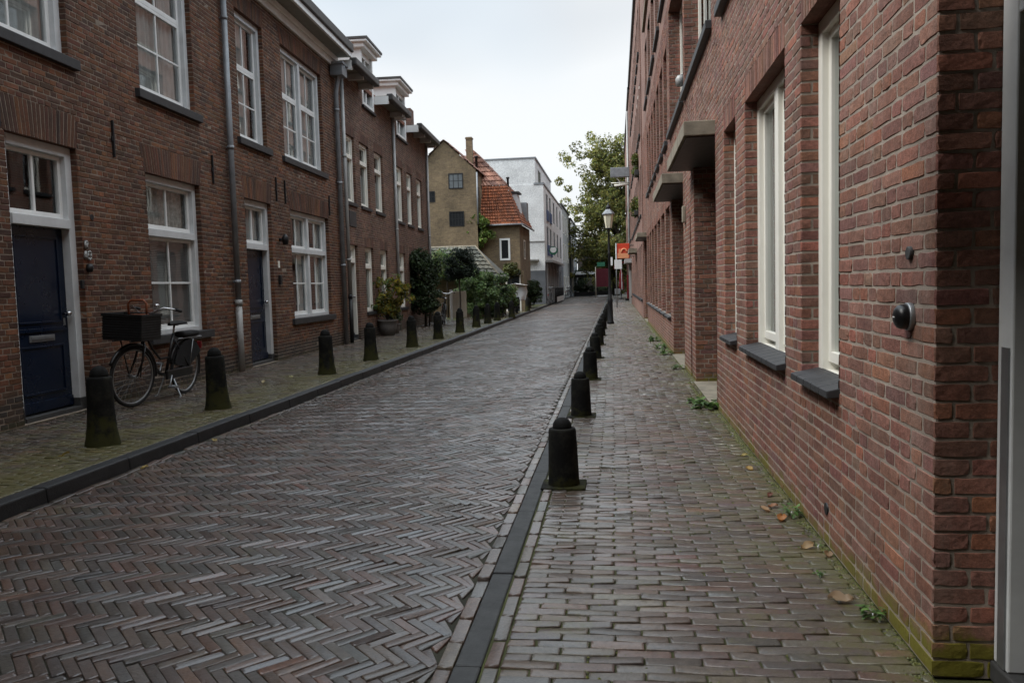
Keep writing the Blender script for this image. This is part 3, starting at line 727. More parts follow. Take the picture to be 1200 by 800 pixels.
lb = MB(); lb.tube([LF.p(14.62, 0, 2.36), LF.p(14.62, .09, 2.36)], .03, 10); lb.lathe([(.0, -.10), (.05, -.10), (.065, .03), (.03, .09), (0, .10)], LF.p(14.62, .12, 2.36), 14); lb.build('wall_lamp', 'iron', HB)
nb = MB(); LF.box(nb, 14.48, 14.56, .0, .015, 1.82, 1.95); nb.build('number_plate', 'cream', HB)
lb = MB(); LF.box(lb, 14.47, 14.57, .0, .05, 1.50, 1.68); lb.build('doorbell', 'iron', HB, bevel=.008)
db = MB(); db.tube([LF.p(18.42, .08, 0), LF.p(18.42, .08, 6.0), LF.p(18.38, .16, 6.35), LF.p(18.36, .3, 6.62)], .055, 14)
for z in (1.95, 3.9, 5.6): db.tube([LF.p(18.42, .08, z-.03), LF.p(18.42, .08, z+.03)], .065, 14)
o = db.build('drainpipe', 'zinc', HB)
hb = MB(); LF.box(hb, 18.2, 18.58, .02, .32, 6.36, 6.62); LF.box(hb, 18.17, 18.61, .0, .35, 6.6, 6.66); hb.build('rainwater_hopper', 'zinc', o, bevel=.01)
# white cornice with boxed gutter along both houses
for Hh, a, b in ((HA, 6.3, 12.56), (HB, 12.56, 18.62)):
    cb = MB(); LF.box(cb, a, b, .0, .07, 6.60, 6.74); LF.box(cb, a, b, .0, .115, 6.74, 6.86); c = cb.build('cornice', 'white', Hh, bevel=.012)
    sb = MB(); LF.box(sb, a, b, .0, .41, 6.86, 6.89); sb.build('soffit', 'soffit', c)
    gb = MB(); LF.box(gb, a, b, .39, .45, 6.84, 6.96); gb.build('fascia', 'white', c, bevel=.01)
    gb = MB(); LF.box(gb, a, b, .1, .50, 6.96, 7.16); gb.build('gutter', 'gutter', c, bevel=.02)
# two lower-windowed houses with bracketed eaves and white dormers
def dormer(H, F, u0, u1, z0, z1):
    mb = MB(); F.box(mb, u0, u0+.10, -2.2, .02, 7.0, z1); F.box(mb, u1-.10, u1, -2.2, .02, 7.0, z1)
    F.box(mb, u0+.1, u1-.1, -2.2, -.3, z1-.1, z1); F.box(mb, u0, u0+.12, -.12, .022, z0, 7.0); F.box(mb, u1-.12, u1, -.12, .022, z0, 7.0)
    d_ = mb.build('dormer', 'white', H, bevel=.008)
    cb = MB(); F.box(cb, u0-.12, u1+.12, -2.3, .14, z1, z1+.12); F.box(cb, u0-.2, u1+.2, -2.35, .24, z1+.12, z1+.19); cb.build('dormer_cornice', 'white', d_, bevel=.02)
    cb = MB(); F.box(cb, u0-.22, u1+.22, -2.36, .26, z1+.19, z1+.25); cb.build('dormer_roof', 'gutter', d_)
    w = MB(); a, b = u0+.12, u1-.12; F.box(w, a, b, -.10, -.03, z1-.16, z1); F.box(w, a, b, -.10, .03, z0, z0+.10)
    F.box(w, a, b, -.10, -.03, 7.05, 7.13); F.box(w, (a+b)/2-.03, (a+b)/2+.03, -.10, -.032, z0+.1, z1-.16); w.build('dormer_window', 'white', d_, bevel=.005)
    g = MB(); g.add([F.p(a, -.075, z0+.1), F.p(b, -.075, z0+.1), F.p(b, -.075, z1-.1), F.p(a, -.075, z1-.1)], [(0,1,2,3)]); g.build('dormer_pane', 'glass_up', d_)
    s_ = MB(); F.box(s_, u0-.06, u1+.06, -.1, .07, z0-.07, z0); s_.build('dormer_sill', 'darkstone', d_, bevel=.008)
def eave(H, F, a, b, z=6.68, over=.42):
    mb = MB(); F.box(mb, a, b, -.05, over, z+.10, z+.14); e = mb.build('eave', 'soffit', H)
    gb = MB(); F.box(gb, a, b, over-.06, over+.12, z+.02, z+.20); gb.build('gutter', 'gutter', e, bevel=.03)
    n = max(2, int((b-a)/.72))
    for i in range(n):
        u = a+.15+(b-a-.3)*i/(n-1); bb = MB(); F.box(bb, u-.05, u+.05, .0, over-.02, z-.06, z+.10); bb.build('bracket', 'greywhite', e, bevel=.012)
    cb = MB(); F.box(cb, a-.03, a, .0, over, z-.10, z+.12); cb.build('eave_end_board', 'white', e)
C_h = [hs(19.14, 20.06, 3.56, 5.25), hs(20.52, 21.46, 3.56, 5.25), hs(22.02, 23.0, 3.56, 5.25)]
C_g = [hs(20.68, 21.55, .78, 2.5), hs(22.32, 23.2, .78, 2.5)]
C_d = hs(19.02, 20.0, .0625, 2.5)
dC = (21.0, 22.2, 6.3, 7.78); dD = (24.95, 26.35, 6.22, 7.74)
HC_ = thing('terraced_house', 'purplish brick terraced house with narrow cream windows and the nearer white dormer', 'house', tuple(LF.p(21.5, 0, 0)), 'houses of the left-hand terrace')
front(HC_, LF, 18.62, 24.36, 0, 6.75, C_h+C_g+[C_d, (dC[0], dC[1], 6.3125, 6.76)], PAL_C, ['brick_left', 'mortar_left'], arches=[(h[0], h[1], h[3], snap(h[3]+.22), .0) for h in C_h+C_g], seed=9, depth=.08)
house_body(HC_, LF, 18.62, 24.36, 6.85, ridge=3.4)
def slim(H, h, glass='glass', cur=None):
    return window(H, LF, *h, [(h[0]+.08, h[1]-.08, h[2]+.06, h[3]-.55, 1, 1), (h[0]+.08, h[1]-.08, h[3]-.49, h[3]-.08, 1, 1)], paint='cream', rec=.06, cas=.08, ft=.05, glass_d=.12, sill=(.03, .08, .05), glass=glass, transom=h[3]-.52, curtain=cur)
for i, h in enumerate(C_h): slim(HC_, h, 'glass_up' if i < 1 else 'glass', [(h[0]+.1, h[1]-.1, h[2], h[2]+.9 if i else h[3], 'n')] if i != 0 else None)
for h in C_g: slim(HC_, h, cur=[(h[0]+.1, h[1]-.1, h[2], h[3], 'n')])
door(HC_, LF, *C_d, 2.05, paint='teal', cas=.08, frame='cream', glazed=1, letter=False)
dormer(HC_, LF, *dC); eave(HC_, LF, 18.66, 20.86); eave(HC_, LF, 22.3, 24.36)
pipe(HC_, LF, 18.84, .10, .0, 6.7, .045, 'zinc_light', rings=(2.1, 4.6)); pipe(HC_, LF, 24.30, .06, .0, 6.65, .045, 'zinc_light', rings=(3.2,), foot=None)
sb = MB(); LF.box(sb, 19.35, 19.95, .0, .02, 2.95, 3.35); sb.build('stone_plaque', 'darkstone', HC_, bevel=.01)
D_h = [hs(24.62, 25.62, 3.5, 5.25), hs(26.2, 27.1, 3.5, 5.25), hs(27.84, 28.76, 3.5, 5.25)]
D_g = [hs(24.7, 25.6, .78, 2.5), hs(26.2, 27.1, .78, 2.5), hs(27.84, 28.76, .78, 2.5)]
HD = thing('terraced_house', 'purplish brick house at the far end of the terrace, with the farther white dormer', 'house', tuple(LF.p(27, 0, 0)), 'houses of the left-hand terrace')
front(HD, LF, 24.36, 29.78, 0, 6.75, D_h+D_g+[(dD[0], dD[1], 6.1875, 6.76)], PAL_C, ['brick_left', 'mortar_left'], arches=[(h[0], h[1], h[3], snap(h[3]+.22), .0) for h in D_h+D_g], seed=11, depth=.08)
house_body(HD, LF, 24.36, 29.78, 6.85, ridge=3.4, mat='brick_left_far')
for h in D_h+D_g: slim(HD, h, cur=[(h[0]+.1, h[1]-.1, h[2], h[3], 'n')])
dormer(HD, LF, *dD); eave(HD, LF, 24.36, 24.85); eave(HD, LF, 26.45, 29.95)
pipe(HD, LF, 29.66, .06, .0, 6.65, .045, 'zinc_light', rings=(3.3,), foot=None)
ch = MB(); LF.box(ch, 29.2, 29.75, -1.0, -.4, 7.2, 8.0); ch.build('chimney', 'brick_left_far', HD)
# the terrace goes on behind the camera
HZ = thing('terraced_house', 'brown brick terraced house nearest the camera, left of the navy front door', 'house', tuple(LF.p(2, 0, 0)), 'houses of the left-hand terrace')
mb = MB(); zh = [(3.4, 4.9, .8125, 3.0), (3.4, 4.9, 4.0625, 6.125), (.2, 1.7, .8125, 3.0), (.2, 1.7, 4.0625, 6.125)]
facade(mb, LF, 2.4, 6.3, 0, 6.625, zh[:2], PAL_L, arches=[arch(h) for h in zh[:1]], seed=21, depth=.075); sheet(mb, LF, -7, 2.4, 0, 6.625, zh[2:], mat=2)
mb.build('wall', ML+['brick_left_far'], HZ); house_body(HZ, LF, -7, 6.3, 7.0)
for h in zh: window(HZ, LF, *h, two_over_two(*h, h[2]+1.35), sill=(.12, .11, .07), transom=h[2]+1.35)
cb = MB(); LF.box(cb, -7, 6.3, .0, .1, 6.60, 6.82); LF.box(cb, -7, 6.3, .0, .6, 6.82, 6.9); LF.box(cb, -7, 6.3, .1, .66, 6.90, 7.10, 1); cb.build('cornice', ['white', 'gutter'], HZ)

# ------------------------------------------------------------------ right apartment block
G = [(3.90, 4.67), (5.10, 6.60), (7.12, 7.84)]
GH = [(a, b, .8125, 2.75) for a, b in G]
ENT = [(8.52, 10.80, 0, 2.9375), (12.5, 14.92, 0, 2.9375), (27.0, 29.4, 0, 2.9375)]
SLOT = [(11.30, 11.46, 0, 2.25)]
WG = [(15.55+1.62*i, 15.55+1.62*i+1.28, .6875, 2.8125) for i in range(7)]
UPW = [(7.0, 7.9, 3.9375, 5.9375), (8.75, 11.98, 4.0625, 6.25), (12.2, 15.18, 4.0625, 6.25)]
UPN = [(15.9+1.45*i, 15.9+1.45*i+.95, 4.0625, 5.875) for i in range(7)]
UP2 = [(16.0+2.2*i, 16.0+2.2*i+1.6, 6.9375, 8.75) for i in range(5)]+[(8.75, 11.98, 7.0, 9.0), (12.2, 15.18, 7.0, 9.0), (3.9, 6.6, 4.0, 6.0)]
RT = thing('apartment_building', 'red-brown brick apartment block along the right pavement, with recessed entrances and the black doorbell', 'building', (2.5, 12, 0))
mb = MB()
lowh = GH+ENT+SLOT+WG+[h for h in UPW+UPN+UP2 if h[3] < 6.5 or h[2] < 6.5]
facade(mb, RF, 2.76, 30.0, 0, 6.5, GH+SLOT+WG+UPW+UPN+[UP2[-1]]+ENT, PAL_R, bond='wild', arches=[(a-.0, b+.0, 2.75, 2.9375, 0) for a, b in G]+[(h[0], h[1], h[3], h[3]+.1875, 0) for h in WG+UPW+UPN], seed=2, depth=.30, proud=.0030)
sheet(mb, RF, 2.76, 30.0, 6.5, 9.3, [h for h in UP2 if h[2] > 6.5], mat=2); sheet(mb, RF, 26.4, 30.0, 9.3, 12.6, [], mat=2); mb.add([(1.04, 26.4, 9.3), (6, 26.4, 9.3), (6, 26.4, 12.6), (1.04, 26.4, 12.6)], [(0,1,2,3)], 2)
for h in [h for h in UP2 if h[2] > 6.5]:
    for u in (h[0], h[1]): mb.add([RF.p(u, 0, h[2]), RF.p(u, -.3, h[2]), RF.p(u, -.3, h[3]), RF.p(u, 0, h[3])], [(0,1,2,3)], 2)
# return wall of the near entrance recess, and the wall behind the camera
RET = Fac((1.04, 2.76), (1, 0)).setn((0, -1))
bricks(mb, RET.o, RET.d, Z, RET.n, courses(-.006, .20, 0, 3.0, [], 'cross', 4), PAL_R, cham=.003, proud=.0045, jit=.0008, rough=True); sheet(mb, RET, 0, 2.0, 0, 3.0, [])
mb.add([(1.04, 2.76, 3.0), (3.0, 2.76, 3.0), (3.0, 1.2, 3.0), (1.04, 1.2, 3.0)], [(0,1,2,3)], 2)
sheet(mb, RF, -8, 1.2, 0, 9.3, [], mat=2); sheet(mb, RF, 1.2, 2.76, 3.0, 9.3, [], mat=2)
for (x0, y0, x1, y1) in ((1.04, 1.2, 3., 1.2),): mb.add([(x0,y0,0), (x1,y1,0), (x1,y1,3), (x0,y0,3)], [(0,1,2,3)], 2)
for (a, b, z0, z1) in ENT:       # deep entrance recesses
    for y in (a, b): mb.add([(1.34, y, 0), (2.3, y, 0), (2.3, y, z1), (1.34, y, z1)], [(0,1,2,3)], 2)
    mb.add([(1.04, a, z1), (2.3, a, z1), (2.3, b, z1), (1.04, b, z1)], [(0,1,2,3)], 2)
    mb.add([(2.3, a, 0), (2.3, b, 0), (2.3, b, z1), (2.3, a, z1)], [(0,1,2,3)], 2)
    mb.add([(1.0, a, .012), (2.3, a, .012), (2.3, b, .012), (1.0, b, .012)], [(0,1,2,3)], 3)
mb.build('wall', ['brick_right', 'mortar_right', 'brick_right_far', 'concrete'], RT)
ib = MB(); ib.box((2.45, -8, 0), (12, 30, 9.2)); ib.build('interior', 'dark', RT)
rb = MB(); rb.box((.96, -8, 9.30), (12.2, 26.38, 9.42)); rb.box((.98, 26.4, 12.6), (6.2, 30, 12.75)); rb.box((6.0, 26.4, 9.5), (6.2, 30, 12.6)); rb.build('flat_roof', 'concrete', RT)
def sill_bricks(w, u0, u1, z):
    mb = MB(); n = max(2, round((u1-u0)/.16)); L = (u1-u0)/n
    for i in range(n): a, b = u0+i*L+.003, u0+(i+1)*L-.003; mb.hexa([RF.p(a, -.10, z-.075), RF.p(b, -.10, z-.075), RF.p(b, .062, z-.085), RF.p(a, .062, z-.085), RF.p(a, -.10, z-.015), RF.p(b, -.10, z-.015), RF.p(b, .062, z-.048), RF.p(a, .062, z-.048)])
    mb.build('sill', 'darkstone', w, bevel=.005)
for i, h in enumerate(GH):
    a, b = h[0]+.075, h[1]-.075
    sash = [(a, b, h[2]+.075, h[3]-.075, 1, 1)] if i != 1 else [(a, (a+b)/2-.05, h[2]+.075, h[3]-.075, 1, 1), ((a+b)/2+.05, b, h[2]+.075, h[3]-.075, 1, 1)]
    w = window(RT, RF, h[0], h[1], h[2]-.02, h[3], sash, paint='cream', rec=.09, cas=.075, glass_d=.145, ft=.055, mull=((a+b)/2,) if i == 1 else (), curtain=[(a+.03, b-.03, h[2], h[3], 'n')])
    sill_bricks(w, h[0]-.01, h[1]+.01, h[2]+.055)
for h in WG:
    w = window(RT, RF, h[0], h[1], h[2], h[3], [(h[0]+.07, h[1]-.07, h[2]+.06, h[3]-.07, 1, 1)], paint='cream', rec=.24, cas=.07, glass_d=.29, ft=.05, curtain=[(h[0]+.1, h[1]-.1, h[2], h[3], 'n')])
    sill_bricks(w, h[0]-.03, h[1]+.03, h[2]+.03)
for h in UPW+UPN+UP2:
    n = 2 if h[1]-h[0] > 2 else 1; L = (h[1]-h[0]-.14)/n
    w = window(RT, RF, *h, [(h[0]+.07+L*i, h[0]+.07+L*(i+1), h[2]+.06, h[3]-.07, 1, 1) for i in range(n)], paint='cream', rec=.24, cas=.07, glass_d=.29, ft=.05, glass='glass_up')
    m = MB(); RF.box(m, h[0]-.05, h[1]+.05, -.2, .07, h[2]-.09, h[2]+.002); m.build('sill', 'darkstone', w, bevel=.008)
for (a, b, z0, z1) in ENT:
    c = MB(); c.box((.72, a-.02, 2.85), (1.06, b+.4, 3.0)); cp = c.build('canopy', 'concrete', RT, bevel=.008)
    c = MB(); c.box((.75, a+.02, 2.835), (2.2, b+.3, 2.848)); c.build('canopy_soffit', 'gutter', cp)
    if a < 2: continue
    dd = MB(); dd.box((2.2, a+.25, .02), (2.26, b-.3, 2.3)); dd.build('entrance_door', 'teal', RT)
pb = MB(); pb.box((.06, -1.2, 2.46), (1.22, 2.60, 2.60)); pb.build('added_shade_slab', 'concrete', RT, bevel=.008)  # unseen slab added overhead to darken the return wall below
# near entrance: white post, head and glazed door
E_ = MB(); EX = 1.225
E_.box((EX, 2.655, .07), (EX+.12, 2.752, 2.28)); E_.box((EX+.001, 1.3, 2.14), (EX+.12, 2.655, 2.28)); E_.box((EX, 1.2, .07), (EX+.12, 1.3, 2.28)); E_.box((EX+.002, 1.2, 2.281), (EX+.1, 2.75, 3.0))
ef = E_.build('entrance_frame', 'greywhite', RT, bevel=.006)
e = MB(); e.box((EX-.006, 2.668, .075), (EX-.001, 2.715, 1.12)); e.build('protection_strip', 'steel', ef)
e = MB(); e.box((EX-.01, 1.2, 0), (EX+.12, 2.757, .069)); e.build('threshold', 'slab', ef, bevel=.008)
e = MB(); e.box((EX+.055, 2.565, .08), (EX+.10, 2.654, 2.139)); e.box((EX+.055, 1.302, .08), (EX+.10, 1.39, 2.139)); e.box((EX+.056, 1.39, .08), (EX+.099, 2.565, .3)); e.box((EX+.056, 1.39, 2.05), (EX+.099, 2.565, 2.139))
ed = e.build('entrance_door', 'iron', ef, bevel=.004)
e = MB(); e.add([(EX+.075, 1.38, .29), (EX+.075, 2.57, .29), (EX+.075, 2.57, 2.06), (EX+.075, 1.38, 2.06)], [(0,1,2,3)]); e.build('door_pane', 'glass', ed)
# wall fittings near the corner
f = MB(); Fp = lambda u, o, z: RF.p(u, o, z)
f.tube([Fp(2.985, 0, 1.21), Fp(2.985, .020, 1.21)], .050, 28); fo = f.build('doorbell_base', 'steel', RT, bevel=.004)
f = MB(); nseg = 20; prof = [(.044, .020), (.045, .034), (.041, .046), (.030, .055), (.015, .059), (.0, .060)]
vs = []; fs = []
for (r, o) in prof:
    for k in range(nseg): a = 2*math.pi*k/nseg; vs.append(Fp(2.985+r*math.cos(a), o, 1.21+r*math.sin(a)))
for i in range(len(prof)-1):
    for k in range(nseg): k2 = (k+1) % nseg; fs.append((i*nseg+k, i*nseg+k2, (i+1)*nseg+k2, (i+1)*nseg+k))
f.add(vs, fs, smooth=True); f.build('doorbell_face', 'black', fo)
f = MB(); RF.box(f, 2.976, 2.994, .0590, .0612, 1.208, 1.212); f.build('name_strip', 'white', fo)
f = MB(); f.tube([Fp(2.985, 0, 1.435), Fp(2.985, .016, 1.435)], .024, 18); f.build('round_cover', 'slab', RT, bevel=.003)
f = MB(); f.tube([Fp(4.12, -.02, .19), Fp(4.12, .010, .19)], .03, 14); f.build('vent_hole', 'iron', RT)
f = MB(); RF.box(f, 12.05, 12.2, .0, .05, 2.22, 2.46); f.build('intercom', 'concrete', RT, bevel=.01)
f = MB(); f.lathe([(.0, -.10), (.07, -.09), (.085, .03), (.05, .09), (0, .10)], (1.19, 14.6, 4.88), 14); f.tube([(1.34, 14.6, 5.02), (1.19, 14.6, 4.98)], .015, 8); f.build('caged_lamp', 'zinc_light', RT)
# ------------------------------------------------------------------ farther right-hand buildings
def farblock(name, label, y0, y1, x0, top, seed, fl):
    B = thing(name, label, 'building', (x0+2, (y0+y1)/2, 0), 'brick blocks farther along the right side')
    F = Fac((x0, 0), (0, 1)).setn((-1, 0)); mb = MB(); hl = []
    r_ = random.Random(seed)
    for (z0, z1) in fl:
        y = y0+.7
        while y < y1-1.3:
            hl.append((y, y+1.1, z0, z1)); y += 1.75
    sheet(mb, F, y0, y1, 0, top, hl, mat=0)
    mb.add([(x0, y0, 0), (x0+8, y0, 0), (x0+8, y0, top), (x0, y0, top)], [(0,1,2,3)], 0); mb.add([(x0, y1, 0), (x0+8, y1, 0), (x0+8, y1, top), (x0, y1, top)], [(0,1,2,3)], 0)
    for h in hl:
        for u in h[:2]: mb.add([F.p(u, 0, h[2]), F.p(u, -.25, h[2]), F.p(u, -.25, h[3]), F.p(u, 0, h[3])], [(0,1,2,3)], 0)
    mb.build('wall', 'brick_right_far', B)
    ib = MB(); ib.box((x0+.5, y0+.05, 0), (x0+8, y1-.05, top-.05)); ib.build('interior', 'dark', B)
    pb = MB(); pb.box((x0-.10, y0-.02, top-.3), (x0+8, y1+.02, top)); pb.build('parapet', 'gutter', B)
    for h in hl:
        m = MB(); F.box(m, h[0], h[0]+.08, -.24, -.17, h[2], h[3]); F.box(m, h[1]-.08, h[1], -.24, -.17, h[2], h[3]); F.box(m, h[0], h[1], -.24, -.171, h[3]-.08, h[3]); F.box(m, h[0], h[1], -.24, -.171, h[2], h[2]+.07)
        w = m.build('window', 'cream', B); m = MB(); m.add([F.p(h[0], -.2, h[2]), F.p(h[1], -.2, h[2]), F.p(h[1], -.2, h[3]), F.p(h[0], -.2, h[3])], [(0,1,2,3)]); m.build('pane', 'glass', w)
        m = MB(); F.box(m, h[0]-.05, h[1]+.05, -.1, .07, h[2]-.09, h[2]); m.build('sill', 'darkstone', w)
    return B
B1 = farblock('brick_building', 'brick block with dark parapet just past the long right-hand apartment block', 30.0, 49.0, 1.0, 13.2, 1, [(.7, 2.8), (3.9, 5.8), (6.9, 8.8), (9.9, 11.7)])
B2 = farblock('brick_building', 'farthest brick block on the right, behind the red shop sign and the pale drainpipe', 49.0, 72.0, .97, 13.0, 2, [(.5, 2.9), (4.0, 5.8), (7.0, 8.8)])
c = MB(); c.box((.62, 38.2, 2.75), (1.0, 41, 2.95)); c.build('canopy', 'concrete', B1)
p_ = MB(); p_.tube([(.88, 52, .05), (.88, 52, 12.2)], .07, 10); p_.build('drainpipe', 'zinc_light', B2)
f = MB(); f.box((.55, 49.5, 2.55), (.97, 53, 2.8)); f.box((.86, 51, .0), (.968, 52.5, 2.1)); f.build('shopfront', 'pale_render', B2)
# ------------------------------------------------------------------ street furniture
def bollard(right, label, loc, group, rot=0):
    t = thing('bollard', label, 'bollard', loc, group); t.rotation_euler = (R(rng.normal(0, .8)), R(rng.normal(0, .8)), rot)
    if right:
        m = MB(); m.box((-.15, -.125, -.05), (.15, .125, .012)); m.build('base_slab', 'bollard_scuffed', t, (0,0,0), bevel=.008)
        m = MB(); m.lathe([(.108, .0), (.104, .05), (.098, .25), (.093, .375), (.088, .392), (.06, .396)], sides=24); m.build('post', 'bollard_scuffed', t, (0,0,0), bevel=.003)
        m = MB(); m.lathe([(.064, .39), (.064, .405), (.060, .428), (.045, .45), (.022, .462), (.0, .465)], sides=24); m.build('cap', 'bollard', t, (0,0,0))
    else:
        m = MB(); m.lathe([(.155, -.05), (.15, .0), (.135, .07), (.122, .16), (.113, .28), (.108, .42), (.106, .585), (.100, .605), (.07, .612)], sides=22); m.build('post', 'bollard_moss', t, (0,0,0))
        m = MB(); m.lathe([(.078, .60), (.078, .625), (.070, .66), (.045, .69), (.018, .703), (0, .705)], sides=22); m.build('cap', 'bollard', t, (0,0,0))
    return t
def mossy_bollard(key, zt, am):
    m, nt, b = newmat('mossy_' + key); p = N(nt, 'ShaderNodeTexCoord').outputs['Object']; w = pos(nt)
    n = noise(nt, 7, 6, .7, w); z = axis(nt, p, 2)
    k = mth(nt, 'ADD', n, mth(nt, 'MULTIPLY', mth(nt, 'SUBTRACT', zt, z), am))
    c = mix(nt, ramp(nt, k, [(.48, 0), (.62, .75)]), mix(nt, ramp(nt, noise(nt, 9, 6, .75, w), [(.45, 0), (.68, 1)]), (.008, .008, .0075), (.024, .023, .018)), (.042, .042, .012))
    nt.links.new(c, b.inputs['Base Color']); b.inputs['Roughness'].default_value = .85; b.inputs['Specular IOR Level'].default_value = .12; bump(nt, b, noise(nt, 60, 6, .7, p), .4, .006); M[key] = m
mossy_bollard('bollard_moss', .30, .55); mossy_bollard('bollard_scuffed', .06, .9)
ORD = ['nearest', 'second', 'third', 'fourth', 'fifth', 'sixth', 'seventh', 'eighth', 'ninth', 'tenth', 'eleventh', 'twelfth']
for i, y in enumerate([5.30, 8.12, 11.25, 14.5, 17.6, 20.6, 23.7, 28.4, 31.6, 34.8]):
    lab = 'nearest short dark bollard of the right-hand row, on a square stone slab' if i == 0 else f'{ORD[i]} short dark bollard from the camera along the right-hand kerb'
    bollard(True, lab, (-.375+.02*(i > 6)-.0015*(y-5), y, 0), 'short dark bollards along the right kerb')
lefty = [6.44, 8.50, 11.95, 14.2, 17.2, 19.8, 22.6, 25.3, 27.6, 29.8, 32.4, 39.5]
desc = ['mossy dark bollard between the navy front door and the road', 'mossy dark bollard just past the rear wheel of the crate bicycle', 'mossy dark bollard before the paired white ground-floor window', 'mossy bollard in line with the second grey drainpipe', 'mossy bollard before the big dark evergreen bush',
        'mossy bollard before the bicycles parked under the evergreens', 'mossy bollard before the cream garden gate'] + [f'{ORD[i]} mossy bollard from the camera along the left kerb' for i in range(7, 12)]
for i, y in enumerate(lefty): bollard(False, desc[i], (-4.55+.002*(y-6)+(.22 if i == 10 else .06 if i > 10 else 0), y, .05), 'mossy bollards along the left kerb', rng.uniform(0, 6))
# street lamp
t = thing('street_lamp', 'black post lamp with a pale tapered lantern standing on the right kerb', 'street lamp', (-.21, 26.7, 0))
m = MB(); m.lathe([(.12, 0), (.12, .05), (.095, .1), (.085, .75), (.095, .78), (.06, .86), (.045, 1.2), (.045, 2.3), (.055, 2.32), (.04, 2.36), (.034, 3.05), (.05, 3.07), (.03, 3.12), (.06, 3.15)], sides=16); m.build('pole', 'iron', t, (0,0,0))
m = MB(); m.lathe([(.10, 3.16), (.17, 3.60)], sides=6, smooth=False); g = m.build('lantern_glass', 'glass_lamp', t, (0,0,0))
m = MB(); m.lathe([(.10, 3.12), (.115, 3.165)], sides=6, smooth=False)
for k in range(6): a = 2*math.pi*k/6; m.tube([(.103*math.cos(a), .103*math.sin(a), 3.15), (.172*math.cos(a), .172*math.sin(a), 3.61)], .005, 6)
m.build('lantern_frame', 'iron', t, (0,0,0))
m = MB(); m.lathe([(.20, 3.60), (.215, 3.625), (.19, 3.66), (.10, 3.76), (.085, 3.78)], sides=6, smooth=False); m.build('lantern_roof', 'zinc', t, (0,0,0))
m = MB(); m.lathe([(.075, 3.78), (.085, 3.85), (.06, 3.9), (.02, 3.93), (.015, 4.0), (0, 4.01)], sides=12); m.build('lantern_finial', 'iron', t, (0,0,0))
t = thing('sign_post', 'thin grey post with small white plates standing past the street lamp', 'sign post', (.03, 44, 0))
m = MB(); m.tube([(0, 0, 0), (0, 0, 3.5)], .03, 10); m.build('post', 'steel', t, (0,0,0))
m = MB(); m.box((-.10, -.04, 2.1), (.30, -.03, 2.6)); m.build('plate', 'white', t, (0,0,0)); m = MB(); m.box((-.32, -.04, 2.3), (-.20, -.03, 2.75)); m.build('plate', 'white', t, (0,0,0))
